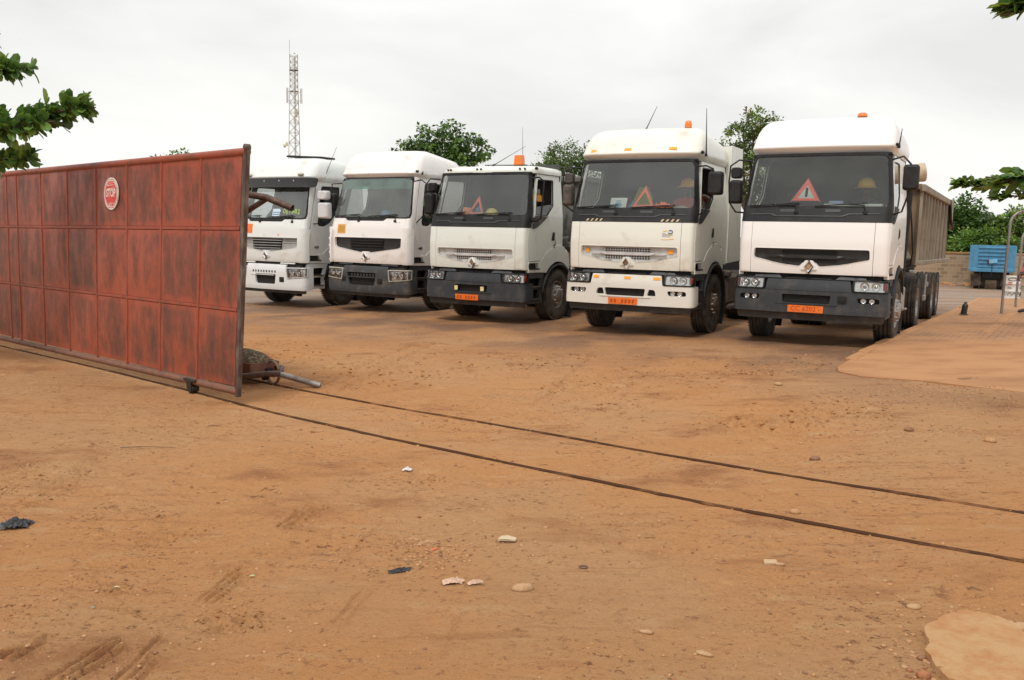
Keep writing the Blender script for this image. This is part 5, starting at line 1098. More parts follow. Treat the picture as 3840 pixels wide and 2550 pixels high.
def seated(hands=None, face=(0, -1, 0), lean=0):
    J = dict(pelvis=(0, .05, .12, .13), waist=(0, .10, .28, .12), chest=(lean * .5, .11, .48, .13), neck=(lean * .8, .08, .63, .058), jaw=(lean, .045, .70, .068), head=(lean, .05, .775, .088), crown=(lean, .06, .845, .072),
             shl=(-.18 + lean * .5, .11, .54, .062), ell=(-.27, -.08, .30, .045), wrl=(-.15, -.27, .36, .03), hal=(-.12, -.34, .38, .032), shr=(.18 + lean * .5, .11, .54, .062), elr=(.27, -.08, .30, .045), wrr=(.15, -.27, .36, .03), har=(.12, -.34, .38, .032),
             hil=(-.10, 0, .10, .09), knl=(-.14, -.36, .15, .065), anl=(-.14, -.42, -.22, .045), tol=(-.14, -.54, -.26, .035), hir=(.10, 0, .10, .09), knr=(.14, -.36, .15, .065), anr=(.14, -.42, -.22, .045), tor=(.14, -.54, -.26, .035))
    if hands: J.update(hands)
    h = J['head']; J['face'] = (h[0] + face[0] * .1, h[1] + face[1] * .1, h[2] + face[2] * .1, .01); return J
def wpos(T, th, x, y, z): return (T.location.x + x * cos(th) + y * sin(th), T.location.y - x * sin(th) + y * cos(th), T.location.z + z)
def driver(T, th, x, y, z, label, shirt, hat, hatz=.03, **kw):
    JJ = seated(**kw); F = JJ.pop('face')
    def colr(p):
        if p.z > .60 and abs(p.x - JJ['head'][0]) < .14: return 0
        for a, b in (('ell', 'hal'), ('elr', 'har')):
            A, B = Vector(JJ[a][:3]), Vector(JJ[b][:3]); t = (p - A).dot(B - A) / (B - A).length_squared
            if .15 < t < 1.4 and (A.lerp(B, min(1, t)) - p).length < .09: return 0
        return 2 if p.z < .2 else 1
    o = figure('person', label, JJ, F, SPN + ARM + LEG, wpos(T, th, x, y, z), -th, colr, [SKIN, shirt, mat('dark_trousers', (.02, .022, .03), .9), mat('eye_dark', (.02, .015, .012), .4)])
    hd = JJ['head']; helmet(o, (hd[0], hd[1] + .005, hd[2] + hatz), hat); return o
REDSH = mat('red_shirt', (.42, .035, .022), .85); BLUSH = mat('navy_shirt', (.03, .04, .07), .9); TANSH = mat('brown_shirt', (.12, .07, .045), .9); GRNSH = mat('dark_green_shirt', (.03, .05, .03), .9)
driver(T5, .508, .60, 1.12, 1.70, 'driver in dark shirt and yellow helmet inside the far right lorry', BLUSH, HATY)
driver(T4, .484, .64, 1.05, 1.76, 'driver in red shirt and ochre helmet with an elbow at the cream lorry window', REDSH, mat('helmet_ochre', (.62, .36, .05), .4), lean=.04, hands=dict(elr=(.46, -.10, .58, .05), wrr=(.44, -.30, .62, .034), har=(.40, -.36, .62, .034), shr=(.24, .09, .54, .064)))
driver(T3, .525, .70, 1.10, 1.66, 'driver in orange helmet resting chin on hand inside the low roofed lorry', TANSH, HATO, lean=.06, face=(.55, -.8, 0), hands=dict(elr=(.30, -.12, .40, .045), wrr=(.17, -.10, .60, .03), har=(.13, -.085, .67, .03)))
driver(T2, .5655, .74, 1.02, 1.60, 'driver in dark shirt and green helmet at the window of the black grilled lorry', GRNSH, HATG, lean=.05, face=(.4, -.9, 0))
# passer-by at the right edge of the picture, mostly outside it
bx, by, bz = 12.30, 20.98, G(12.3, 20.98) + .09
J = dict(pelvis=(0, 0, .92, .13), waist=(-.06, 0, 1.08, .12), chest=(-.20, 0, 1.30, .13), neck=(-.32, 0, 1.45, .055), jaw=(-.40, 0, 1.50, .066), head=(-.42, 0, 1.57, .088), crown=(-.42, 0, 1.64, .07), shl=(-.24, -.19, 1.34, .065), ell=(-.36, -.24, 1.06, .05), wrl=(-.52, -.16, .93, .036), hal=(-.59, -.13, .90, .034), shr=(-.24, .19, 1.34, .065), elr=(-.30, .25, 1.06, .05), wrr=(-.40, .18, .88, .036), har=(-.46, .15, .82, .034),
         hil=(-.02, -.10, .88, .10), knl=(-.22, -.11, .50, .07), anl=(-.36, -.11, .10, .05), tol=(-.57, -.12, .045, .040), hir=(.02, .10, .88, .10), knr=(.10, .11, .48, .07), anr=(.28, .11, .10, .05), tor=(.10, .12, .045, .040))
figure('person', 'person in red shirt and dark trousers stepping in at the right edge', J, (-.52, 0, 1.56, .01), SPN + ARM + LEG, (bx, by, bz), 0,
    lambda p: 3 if p.z < .11 else (2 if p.z < .96 and p.x > -.42 else (0 if p.z > 1.43 or (p.x < -.5) else 1)), [SKIN, mat('faded_red_shirt', (.46, .13, .11), .85, var=(.30, .06, .05), vscale=14), mat('dark_trousers', (.02, .022, .03), .9), mat('black_shoe', (.02, .018, .016), .5), mat('eye_dark', (.02, .015, .012), .4)])

# ------------------------------------------------------------------ things on the dashboards
def triangle(T, th, cx, y, zb, w, h, label, edge, inner=None, bar=False, bw=.055, tilt=-.36):
    m = M(); Rm = Matrix.Rotation(tilt, 3, 'X'); ri = w * h / (w + 2 * math.hypot(w / 2, h)); o2 = lambda k: [(-w / 2 * k, ri * (1 - k)), (w / 2 * k, ri * (1 - k)), (0, ri + (h - ri) * k)]
    ff = lambda u, v, d: tuple(Rm @ Vector((u, -d, v)))
    ik = 1 - bw / ri; m.sheet(rnd(o2(1), .02), ff, .008, -.008, [rnd(o2(ik), .01)], .08, 0)
    mk = 1 - bw * .32 / ri; m.sheet(rnd(o2(1), .02), ff, .0095, None, [rnd(o2(mk), .012)], .08, 1)
    m.box((0, .03, .008), (w * .9, .10, .016), b=.004, mi=2)
    o = m.build('warning_triangle', [edge, mat('tri_dull_red', (.55, .10, .07), .45), BLACKPL]); o.location = wpos(T, th, cx, y, zb); o.rotation_euler = (0, 0, -th); tag(o, label, 'warning triangle', 'warning triangles on the dashboards')
    if inner is not None:
        q = M(); q.sheet(rnd(o2(ik), .01), ff, .002, -.002, (), .08, 0)
        if bar: q.sheet(rect(-.020, h * .20, .020, h * .60, .018), ff, .004, None, (), .08, 1)
        q.build('centre_panel', [inner, DARK], o)
    return o
ORT = mat('tri_orange_red', (1.0, .22, .08), .5); RDT = mat('tri_red', (.90, .07, .05), .5, var=(1.0, .22, .17), vscale=60)
triangle(T5, .508, -.165, .31, 2.235, .46, .40, 'red warning triangle with pale centre and black bar behind the far right windscreen', RDT, mat('tri_pale', (.50, .60, .55), .5), True, .058)
triangle(T4, .484, .165, .27, 2.165, .44, .41, 'hollow orange red warning triangle behind the cream lorry windscreen', ORT)
triangle(T3, .525, -.11, .28, 2.165, .38, .40, 'orange warning triangle with blue disc inside it behind the low roofed lorry windscreen', ORT, None, False, .045)
def dash(name, m, mats, T, th, x, y, z, label, cat):
    o = m.build(name, mats); o.location = wpos(T, th, x, y, z); o.rotation_euler = (0, 0, -th); return tag(o, label, cat)
m = M(); m.lathe([(0, -.01), (.095, -.01), (.095, .01), (0, .01)], (0, 0, .09), (0, -1, .2), 24); dash('disc', m, [mat('blue_disc', (.07, .22, .42), .5)], T3, .525, -.17, .52, 2.15, 'blue disc standing behind the orange triangle on the dashboard', 'disc')
m = M(); m.box((0, 0, .09), (.23, .03, .17), Matrix.Rotation(.1, 3, 'Y'), .01); dash('box', m, [mat('box_orange', (.95, .28, .13), .7)], T3, .525, -.42, .47, 2.13, 'orange box on the dashboard left of the orange triangle', 'box')
m = M(); m.lathe([(.155, 0), (.13, .0), (.132, .03), (.118, .085), (.085, .125), (.045, .145), (0, .15)], (0, 0, 0), (0, 0, 1), 24); m.lathe([(.13, .0), (.17, -.005), (.165, -.014), (.125, -.008)], (0, -.02, 0), (0, 0, 1), 24); dash('helmet', m, [HATP], T3, .525, .09, .56, 2.15, 'pale yellow safety helmet lying on the dashboard of the low roofed lorry', 'helmet')
m = M(); m.sheet(rect(-.15, 0, .15, .17, .004), lambda u, v, d: (u, .07 * v / .17 - d, v), 0, -.004, (), .08); m.sheet([(.06 * cos(t), .05 + .045 * sin(t)) for t in np.linspace(0, 6.28, 18)[:-1]], lambda u, v, d: (u * 1.1, .07 * v / .17 - d, v), .002, None, (), .1, 1); m.sheet(rect(-.05, .105, .05, .125, .006), lambda u, v, d: (u, .07 * v / .17 - d, v), .002, None, (), .1, 1)
dash('paper', m, [mat('paper_white', (.74, .80, .76), .6), mat('paper_blue', (.22, .45, .60), .6)], T4, .484, -.325, .36, 2.17, 'white sheet with blue print standing behind the cream lorry windscreen', 'paper')
def cloth(w, l, h, seed, n=16):
    """crumpled sheet: ridged folds, torn outline"""
    m = M(); V = []; F = []; k = n + 1; g = np.linspace(-1, 1, k); U, Vv = np.meshgrid(g, g, indexing='ij'); r = np.sqrt(U * U + Vv * Vv); th_ = np.arctan2(Vv, U)
    edge = .72 + .5 * fbm(np.cos(th_) * 1.6 + seed, np.sin(th_) * 1.6 + 9, 3, seed); sc = edge / np.maximum(1, np.maximum(abs(U), abs(Vv)) / np.maximum(r, 1e-6) * 1.0)
    rd = 1 - np.abs(2 * fbm(U * 1.9 + seed * 3.1, Vv * 1.9, 4, seed, .6) - 1); rd2 = 1 - np.abs(2 * fbm(U * 3.2, Vv * 3.2 + seed, 3, seed + 5, .6) - 1)
    Zz = h * np.clip(.15 + 1.5 * (rd - .62) + .7 * (rd2 - .65), 0, 1.2) * np.clip(1.25 - r * .75, .12, 1) + .003
    X = (U * sc + .16 * (fbm(U * 3, Vv * 3, 2, seed + 3) - .5)) * w / 2; Y = (Vv * sc + .16 * (fbm(U * 3, Vv * 3, 2, seed + 4) - .5)) * l / 2
    V = list(zip(X.ravel(), Y.ravel(), Zz.ravel()))
    for i in range(n):
        for j in range(n): F.append((i * k + j, (i + 1) * k + j, (i + 1) * k + j + 1, i * k + j + 1))
    return m.add(V, F, 0, False)
dash('vest', cloth(.42, .22, .17, 3), [mat('vest_orange', (1.0, .26, .08), .8)], T4, .484, .46, .40, 2.13, 'crumpled orange vest on the dashboard right of the hollow triangle', 'vest')
dash('rope', cloth(.36, .16, .10, 8, 22), [mat('rope_grey', (.36, .36, .29), .95, var=(.22, .22, .18), vscale=30)], T4, .484, .72, .50, 2.13, 'grey green tangle of rope on the cream lorry dashboard', 'rope')
dash('bundle', cloth(.22, .16, .20, 12), [mat('bundle_blue', (.10, .22, .34), .8)], T4, .484, -.10, .56, 2.14, 'blue bundle on the dashboard behind the hollow triangle', 'bundle')
m = M(); m.sheet([(-.15, 0), (.15, 0), (.17, .35), (.09, .55), (-.09, .55), (-.17, .35)], lambda u, v, d: (u, .06 * sin(u * 12) * .3 + v * .12 - d, v), .0, -.03, (), .08); m.sheet(rect(-.15, .15, .15, .20), lambda u, v, d: (u, v * .12 - .006, v), .0, None, (), .1, 1)
dash('vest', m, [mat('vest_lime', (.32, .42, .07), .8), mat('vest_band', (.5, .5, .45), .5)], T4, .484, -.22, 1.32, 2.02, 'lime vest hung over the passenger seat of the cream lorry', 'vest')
m = M(); m.box((0, 0, .025), (.85, .22, .05), b=.01); m.box((-.25, -.05, .07), (.20, .12, .05), b=.01, mi=1); dash('paper', m, [mat('paper_plain', (.66, .68, .64), .6), mat('paper_bluish', (.30, .36, .55), .5)], T5, .508, .52, .52, 2.16, 'pile of white papers along the dashboard before the helmeted driver', 'papers')
m = M(); m.lathe([(.13, 0), (.12, .05), (.09, .10), (0, .12)], (0, 0, 0), (0, 0, 1), 20); dash('helmet', m, [mat('helmet_blue', (.06, .19, .42), .4)], T2, .5655, .10, .62, 2.16, 'blue helmet on the dashboard of the black grilled lorry', 'helmet')
def interior_mirror(T, th, x, y, z, w, h, tilt):
    m = M(); m.box((0, 0, 0), (w, .03, h), Matrix.Rotation(tilt, 3, 'Y'), .02); m.tube([(0, .01, h / 2), (0, .03, h / 2 + .12)], .01, 6); o = m.build('interior_mirror', [BLACKPL], T); o.location = (x, y, z)
interior_mirror(T1, .5528, .42, .55, 2.66, .26, .15, .12); interior_mirror(T2, .5655, -.30, .56, 2.72, .20, .10, -.2)
# ------------------------------------------------------------------ right-hand side: wall, blue trailer, drum, hoops, black can
BRK = bpy.data.materials.new('cement_blocks'); m = BRK; m.use_nodes = True; t = m.node_tree; p = t.nodes['Principled BSDF']; N = t.nodes.new; Lk = t.links.new; co = N('ShaderNodeTexCoord')
cbx = N('ShaderNodeSeparateXYZ'); Lk(co.outputs['Object'], cbx.inputs[0]); cbb = N('ShaderNodeCombineXYZ'); Lk(cbx.outputs[0], cbb.inputs[0]); Lk(cbx.outputs[2], cbb.inputs[1])
br = N('ShaderNodeTexBrick'); br.inputs['Scale'].default_value = 1.0; br.inputs['Brick Width'].default_value = .46; br.inputs['Row Height'].default_value = .22; br.inputs['Mortar Size'].default_value = .018; br.inputs['Color1'].default_value = (.37, .265, .17, 1); br.inputs['Color2'].default_value = (.17, .105, .065, 1); br.inputs['Mortar'].default_value = (.43, .32, .21, 1); br.inputs['Bias'].default_value = -.45
Lk(cbb.outputs[0], br.inputs['Vector']); c = mixc(maprange(noise(.8, 6, .65), .48, .70, 0, .55), br.outputs[0], (.42, .305, .20)); c = mixc(maprange(noise(2.2, 5, .6), .60, .74, 0, .8), c, (.22, .14, .09)); Lk(c, p.inputs['Base Color']); p.inputs['Roughness'].default_value = .95
m = M()
for x0 in np.arange(-60, 60, 4.0): m.box((x0 + 2.0, 53.6, G(x0 + 2, 53) + .45), (4.0, .2, 2.7))
for x0 in np.arange(-60, 60, 4.0): m.box((x0 + 2.0, 53.6, G(x0 + 2, 53) + 1.84), (3.98, .30, .10), b=.01, mi=1)
for x0 in np.arange(-60, 60, 4.0): m.box((x0, 53.6, G(x0, 53) + .45), (.26, .26, 2.76))
tag(m.build('boundary_wall', [BRK, KERB]), 'long unrendered cement block wall at the back of the yard', 'wall')
BLU = mat('trailer_blue', (.075, .245, .40), .5, var=(.045, .16, .28), vscale=3, vdetail=8); BLD = mat('trailer_dirty_dark', (.045, .032, .025), .85, var=(.12, .08, .055), vscale=5)
bt = thing('blue_trailer', 'blue steel dropside trailer standing by the far block wall', 'trailer', (25.2, 47.6, G(25.2, 47.6)), -.50)
bt.scale = (.88, 1, 1)
m = M(); m.box((0, .03, 1.73), (1.52, .05, 1.20), b=.005)
for k in range(6): m.loft([[(x, -.0 + a, 1.20 + k * .20 + b) for a, b in ((0, -.05), (-.06, -.025), (-.06, .03), (0, .055))] for x in (-.76, .76)], 0, True, True, True, False)
m.build('tail_panel', [BLU], bt)
for g in (-1, 1):
    m = M(); m.box((g * 1.0, .02, 1.73), (.47, .10, 1.22), b=.01)
    for k in range(3): m.box((g * (.86 + k * .13), -.035, 1.73), (.04, .03, 1.18), b=.005)
    m.build('corner_panel', [BLU], bt)
m = M(); m.box((0, 4.0, 1.72), (2.46, 7.9, 1.18)); m.build('load_body', [BLU], bt)
m = M(); m.box((0, .0, 1.06), (2.5, .16, .14), b=.02); m.box((0, -.05, .97), (2.3, .06, .06), b=.01); m.build('rear_beam', [BLU], bt)
m = M(); m.box((.05, -.10, 1.50), (.44, .06, .20), Matrix.Rotation(-.10, 3, 'Y'), .01); m.box((-.22, -.10, 1.47), (.10, .08, .24), mi=1); m.build('hanging_plate', [mat('plate_light_blue', (.16, .40, .58), .5), BLD], bt)
m = M(); m.box((0, 2.5, .80), (1.0, 4.6, .36)); m.box((.0, .4, .55), (1.7, .12, .12)); m.tube([(0, -.08, 1.35), (.02, -.1, .75)], .02, 6); m.build('trailer_chassis', [DARK], bt)
for g in (-1, 1): wheel(bt, g * .80, .95, .50, False, g, RUSTBR, True)
for g in (-1, 1):
    m = M(); m.box((g * .82, .30, .50), (.55, .03, .62), Matrix.Rotation(.1 * g, 3, 'Y')); m.build('mud_flap', [BLD], bt)
drum = thing('drum', 'white steel drum with black scrawled loops and red squares on the pavement', 'drum', (18.47, 33.35, G(18.47, 33.3) + .0), .1)
dr = .285; DW = mat('drum_white', (.62, .59, .55), .5, var=(.45, .40, .34), vscale=6); m = M()
m.lathe([(0, .0), (dr, .0), (dr + .01, .012), (dr, .03), (dr, .28), (dr + .014, .295), (dr, .31), (dr, .56), (dr + .014, .575), (dr, .59), (dr, .83), (dr + .01, .845), (dr, .86), (dr - .02, .85), (0, .845)], (0, 0, 0), (0, 0, 1), 36); m.build('shell', [DW], drum)
m = M(); cyl = lambda a, z: (dr * 1.012 * sin(a), -dr * 1.012 * cos(a), z); tb = .011
for ca in (-.62, .62): m.tube([cyl(ca + .50 * cos(t), .74 + .052 * sin(t)) for t in np.linspace(0, 6.28, 24)], tb, 5, 0, False)
m.tube([cyl(-1.1 + k * .26, .20 + (.07 if k % 2 else -.05) * (1 - .06 * k)) for k in range(9)], tb, 5, 0)
m.tube([cyl(.5, .14), cyl(.75, .26), cyl(.9, .14), cyl(1.05, .28)], tb, 5); m.tube([cyl(.35, .12), cyl(1.0, .12)], tb, 5)
for ca in (-.9, .62): m.tube([cyl(ca - .2, .40), cyl(ca - .16, .45), cyl(ca + .15, .45), cyl(ca + .2, .40), cyl(ca - .1, .395)], tb * .8, 5)
m.build('black_marks', [DARK], drum)
m = M()
for ca in (-.85, .72): m.sheet([(ca - .24, .535), (ca + .24, .535), (ca + .24, .635), (ca - .24, .635)], lambda u, v, d: (lambda q: (q[0] * 1.004, q[1] * 1.004, q[2]))(cyl(u, v)), 0, None, [(rect(ca - .10, .565, ca + .18, .600))], .08)
m.build('red_squares', [mat('paint_red', (.50, .05, .04), .5)], drum)
PIPE = mat('galvanised_pipe', (.27, .25, .235), .5, .5, var=(.16, .12, .095), vscale=9, vstretch=(1, 1, .4))
def hoop(x, y, w, hz, label, foot=0):
    z0 = G(x, y) + .07; m = M(); r = .30; P = [(0, 0, 0), (.01, 0, hz * .5), (.03, 0, hz - r)] + [(.03 + r * (1 - cos(t)), 0, hz - r + r * sin(t)) for t in np.linspace(.2, pi / 2, 7)] + [(w - r, .1, hz + .02)] + [(w - r + r * sin(t), .1, hz + .02 - r * (1 - cos(t))) for t in np.linspace(.2, pi / 2, 6)] + [(w, .1, 0)]
    m.tube(P, .031, 10); o = m.build('pipe_hoop', [PIPE]); o.location = (x, y, z0); return tag(o, label, 'pipe hoop', 'bent pipe hoops on the pavement')
hoop(11.38, 20.91, 1.9, 2.38, 'nearest and tallest bent steel pipe hoop rising from the pavement'); hoop(13.67, 24.45, 1.9, 2.14, 'second bent steel pipe hoop passing in front of the white drum'); hoop(15.72, 27.6, 1.9, 2.10, 'farthest bent steel pipe hoop, just inside the right edge')
m = M(); BK = mat('can_black', (.012, .012, .013), .45); m.lathe([(0, 0), (.062, 0), (.066, .02), (.060, .10), (.064, .19), (.058, .225), (.038, .245), (.030, .255), (.034, .275), (.03, .285), (0, .285)], (0, 0, 0), (.12, 0, 1), 20); m.tube([(-.06, 0, .17), (-.10, 0, .16), (-.115, 0, .15)], .008, 5); m.box((0, -.01, .008), (.17, .12, .016), b=.006)
o = m.build('can', [BK]); o.location = (10.22, 20.35, G(10.22, 20.35) + .10); tag(o, 'small black can with a short neck standing on the kerb', 'can')

rb = M(); rs = np.random.RandomState(61)
for _ in range(620):
    x = rs.uniform(14, 40); y = 52.9 - abs(rs.randn()) * 1.1; r = .05 + .16 * rs.rand() ** 3; V, F = proto[rs.randint(6)]; rb.add([(x + r * v[0] * 1.4, y + r * v[1] * 1.3, G(x, y) + r * (v[2] + .2)) for v in V], F, int(rs.randint(2)), True)
tag(rb.build('rubble', [KERB, DIRT]), 'low heaps of rubble and soil along the foot of the block wall', kind='stuff')

# ------------------------------------------------------------------ litter on the dirt
def lie(o, x, y, label, cat, dz=.0, rz=0):
    o.location = (x, y, float(gtop(np.array([x]), np.array([y]))[0]) + dz); o.rotation_euler = (0, 0, rz); return tag(o, label, cat)
lie(cloth(.17, .12, .07, 21, 20).build('plastic_bag', [mat('bag_black', (.035, .037, .042), .42, bump=.6, bscale=40)]), -2.98, 5.27, 'crumpled charcoal plastic bag at the left edge', 'plastic bag', 0, .2)
lie(cloth(.07, .05, .035, 22).build('plastic_scrap', [mat('scrap_white', (.66, .64, .66), .5)]), -.77, 6.61, 'small crumpled white plastic scrap below the nearer rail', 'scrap')
lie(cloth(.16, .05, .022, 23, 24).build('rag', [mat('rag_black', (.028, .028, .032), .85, var=(.09, .085, .085), vscale=60)]), -.56, 4.60, 'shredded black rag pressed into the dirt', 'rag', 0, .35)
PPR = mat('paper_pinkish', (.60, .42, .31), .8, var=(.50, .32, .22), vscale=25)
lie(cloth(.11, .06, .035, 24, 18).build('paper_scrap', [PPR]), -.275, 4.41, 'torn pinkish paper scrap, left one of two beside the tan stone', 'paper scrap', 0, .2); lie(cloth(.09, .035, .025, 25, 14).build('paper_scrap', [PPR]), -.165, 4.39, 'folded pinkish paper scrap between the torn one and the tan stone', 'paper scrap', .004, .4)
m = M(); m.sheet(rnd([(-.05, -.03), (.055, -.035), (.06, .0), (.01, .06), (-.03, .03)], .008), lambda u, v, d: (u, v, .012 + .25 * abs(u - .01) * .5 + d), .005, -.004, (), .03); lie(m.build('cardboard', [mat('card_tan', (.52, .40, .26), .8)]), -.01, 5.07, 'small folded tan cardboard piece right of the cracked slab', 'cardboard')
m = M(); m.sheet(rnd([(-.16, -.05), (-.05, -.085), (.07, -.06), (.16, .0), (.10, .06), (-.04, .075), (-.15, .04)], .02), lambda u, v, d: (u * .85, v * .8, d + .004 + .05 * (float(fbm(np.array([u * 22 + 5]), np.array([v * 22]), 4, 12, .6)[0]) - .4)), .012, -.03, (), .01); lie(m.build('broken_slab', [mat('slab_tan', (.42, .245, .12), .9, var=(.28, .13, .06), vscale=26, vpos=(.42, .6), bump=1.0, bscale=40)]), -.50, 5.12, 'cracked tan mortar slab half sunk in the dirt', 'slab', -.005)
m = M(); m.tube([(.022 * cos(t), .016 * sin(t), .008 + .004 * sin(2 * t)) for t in np.linspace(0, 5.6, 16)], .005, 6); lie(m.build('plastic_ring', [mat('ring_orange', (.75, .14, .05), .5)]), -.42, 4.99, 'broken orange plastic ring below the cracked slab', 'ring', .004)
m = M(); m.tube([(.022 * cos(t), .018 * sin(t), .006) for t in np.linspace(0, 6.2832, 18)], .004, 6, 0, False); lie(m.build('metal_ring', [mat('ring_rust', (.16, .09, .06), .6)]), .41, 4.67, 'small rusty metal ring lying in the middle of the dirt', 'ring')
def leaf_litter(x, y, l, mt, label, rz):
    m = M(); m.sheet([(l * a, l * .25 * b) for a, b in ((-.5, 0), (-.3, .7), (0, 1), (.3, .7), (.5, 0), (.3, -.7), (0, -1), (-.3, -.7))], lambda u, v, d: (u, v, .006 + abs(v) * .5 + d), 0, None, (), .03); lie(m.build('fallen_leaf', [mt]), x, y, label, 'leaf', .004, rz)
leaf_litter(-1.33, 4.51, .034, mat('leaf_lime', (.42, .48, .22), .6), 'pale green fallen leaf in the lower left dirt', .2); leaf_litter(-1.97, 4.10, .028, mat('leaf_grey_green', (.22, .25, .19), .7), 'grey green fallen leaf beside the thin tyre line', 1.2); leaf_litter(-1.97, 4.355, .03, mat('leaf_straw', (.62, .50, .28), .7), 'straw coloured leaf chip in the lower left dirt', .3)
m = M(); m.sheet(rect(-.035, -.03, .035, .03, .006), lambda u, v, d: (u + v * .2, v, .004 + d), .006, -.01, (), .03); lie(m.build('tile_chip', [mat('tile_tan', (.47, .31, .18), .9)]), 1.43, 4.72, 'square tan tile chip beside the small cream pebble', 'tile chip')
def twig(x, y, l, rz, label):
    m = M(); m.tube([(-l / 2, 0, .006), (-l * .1, .02, .010), (l / 2, -.005, .006)], [.004, .0035, .002], 5); lie(m.build('twig', [mat('twig_brown', (.17, .10, .06), .9)]), x, y, label, 'twig', .002, rz)
twig(-3.0, 7.3, .45, .1, 'thin dry twig lying below the gate'); twig(-2.75, 8.2, .12, .3, 'short tan stick below the gate roller'); twig(2.35, 4.35, .06, -.1, 'tiny dark stick above the cement patch')

# ------------------------------------------------------------------ lattice mast
tw = thing('radio_mast', 'tall pale steel lattice radio mast standing far behind the lorries', 'mast', (-54.4, 225, 0), .25)
STW = mat('mast_steel', (.42, .38, .31), .6, var=(.30, .22, .15), vscale=.4); hw = lambda z: 2.55 - (2.55 - 1.28) * min(1, z / 37.0)
C4 = [(-1, -1), (1, -1), (1, 1), (-1, 1)]; m = M()
for a, b in C4: m.tube([(a * hw(z) * .72, b * hw(z) * .72, z) for z in (0, 18, 37, 43.3)], .085, 5)
m.build('legs', [STW], tw); m = M(); z = 0.; n = 0
while z < 42.6:
    dz = 3.2 if z < 22 else (2.4 if z < 34 else 1.45); z2 = min(43.2, z + dz)
    for i in range(4):
        a, b = C4[i], C4[(i + 1) % 4]; p = lambda q, zz: (q[0] * hw(zz) * .72, q[1] * hw(zz) * .72, zz)
        m.tube([p(a, z), p(b, z2)], .042, 4); m.tube([p(b, z), p(a, z2)], .042, 4); m.tube([p(a, z2), p(b, z2)], .045, 4)
    z = z2
m.build('lattice', [STW], tw)
m = M(); m.tube([(.25, -.1, 0), (.25, -.1, 43)], .07, 5)
for k in range(60): m.tube([(.05, -.1, 4 + k * .65), (.45, -.1, 4 + k * .65)], .025, 4)
m.tube([(.05, -.1, 0), (.05, -.1, 43)], .03, 4); m.tube([(.45, -.1, 0), (.45, -.1, 43)], .03, 4); m.build('ladder', [mat('ladder_dark', (.16, .13, .11), .7)], tw)
m = M(); m.tube([(-1.0, -.9, 42), (-1.0, -.9, 46.6)], .05, 5); m.lathe([(0, -.15), (.2, -.1), (.2, .1), (0, .15)], (.2, 0, 43.7), (0, 0, 1), 10); m.build('lightning_rod', [STW], tw)
m = M()
for zz in (39.6, 34.6): m.lathe([(.5, zz), (1.15, zz), (1.15, zz + .1), (.5, zz + .1)], (0, 0, 0), (0, 0, 1), 12)
m.build('platform', [mat('platform_brown', (.14, .10, .08), .8)], tw)
for a, l in ((R(200), 3.6), (R(340), 3.6), (R(270), 3.8)):
    m = M(); c_ = Vector((1.75 * cos(a), 1.75 * sin(a), 33.6)); m.box(c_, (.34, .22, l), Matrix.Rotation(a, 3, 'Z'), .05); m.tube([(c_.x * .5, c_.y * .5, 34.5), c_ + Vector((0, 0, .9))], .05, 4); m.tube([(c_.x * .5, c_.y * .5, 32.4), c_ - Vector((0, 0, 1.2))], .05, 4); m.tube([c_ * 1.0 + Vector((.3, 0, -2)), c_ + Vector((.3, 0, 1.7))], .04, 4); m.build('panel_antenna', [mat('antenna_grey', (.50, .49, .46), .5)], tw)
m = M(); m.box((.5, -.9, 29.4), (.7, .4, 1.9), b=.05); m.box((.1, -1, 27.8), (.5, .4, .8), b=.05); m.build('radio_unit', [mat('unit_beige', (.46, .42, .33), .6)], tw)
m = M(); m.lathe([(0, .25), (.25, .22), (.45, .1), (.5, 0), (.46, -.02), (0, -.05)], (-2.3, -1.0, 21.5), (-.7, -.7, 0), 16); m.tube([(-2.3, -1, 21.5), (-1.2, -1.2, 21.6)], .06, 5); m.box((-1.8, -1.1, 21.9), (.5, .3, .9), b=.05); m.build('dish_antenna', [mat('dish_cream', (.55, .50, .38), .5)], tw)

# ------------------------------------------------------------------ trees
def leafmat(name, a, b, tr=.35):
    if name in MATS: return MATS[name]
    m = bpy.data.materials.new(name); m.use_nodes = True; t = m.node_tree; p = t.nodes['Principled BSDF']; c = t.nodes.new('ShaderNodeTexCoord'); n = t.nodes.new('ShaderNodeTexNoise'); n.inputs['Scale'].default_value = 1.4; n.inputs['Detail'].default_value = 3
    r = t.nodes.new('ShaderNodeValToRGB'); e = r.color_ramp.elements; e[0].position, e[1].position = .35, .65; e[0].color = (*a, 1); e[1].color = (*b, 1); t.links.new(c.outputs['Object'], n.inputs['Vector']); t.links.new(n.outputs['Fac'], r.inputs[0]); t.links.new(r.outputs[0], p.inputs['Base Color']); p.inputs['Roughness'].default_value = .42
    d = t.nodes.new('ShaderNodeBsdfTranslucent'); x = t.nodes.new('ShaderNodeMixShader'); x.inputs[0].default_value = tr; t.links.new(r.outputs[0], d.inputs[0]); t.links.new(p.outputs[0], x.inputs[1]); t.links.new(d.outputs[0], x.inputs[2]); t.links.new(x.outputs[0], t.nodes['Material Output'].inputs[0]); MATS[name] = m; return m
LFA = leafmat('leaf_deep_green', (0.058, 0.121, 0.027), (0.117, 0.211, 0.043)); LFB = leafmat('leaf_mid_green', (0.117, 0.226, 0.043), (0.186, 0.296, 0.058)); LFC = leafmat('leaf_yellow_green', (0.216, 0.328, 0.054), (0.306, 0.380, 0.072)); LFD = leafmat('leaf_dull_green', (0.081, 0.127, 0.039), (0.173, 0.205, 0.062)); LFO = leafmat('leaf_rust', (.26, .13, .03), (.20, .14, .04)); LFE = leafmat('leaf_dark_green', (0.038, 0.081, 0.019), (0.074, 0.142, 0.031))
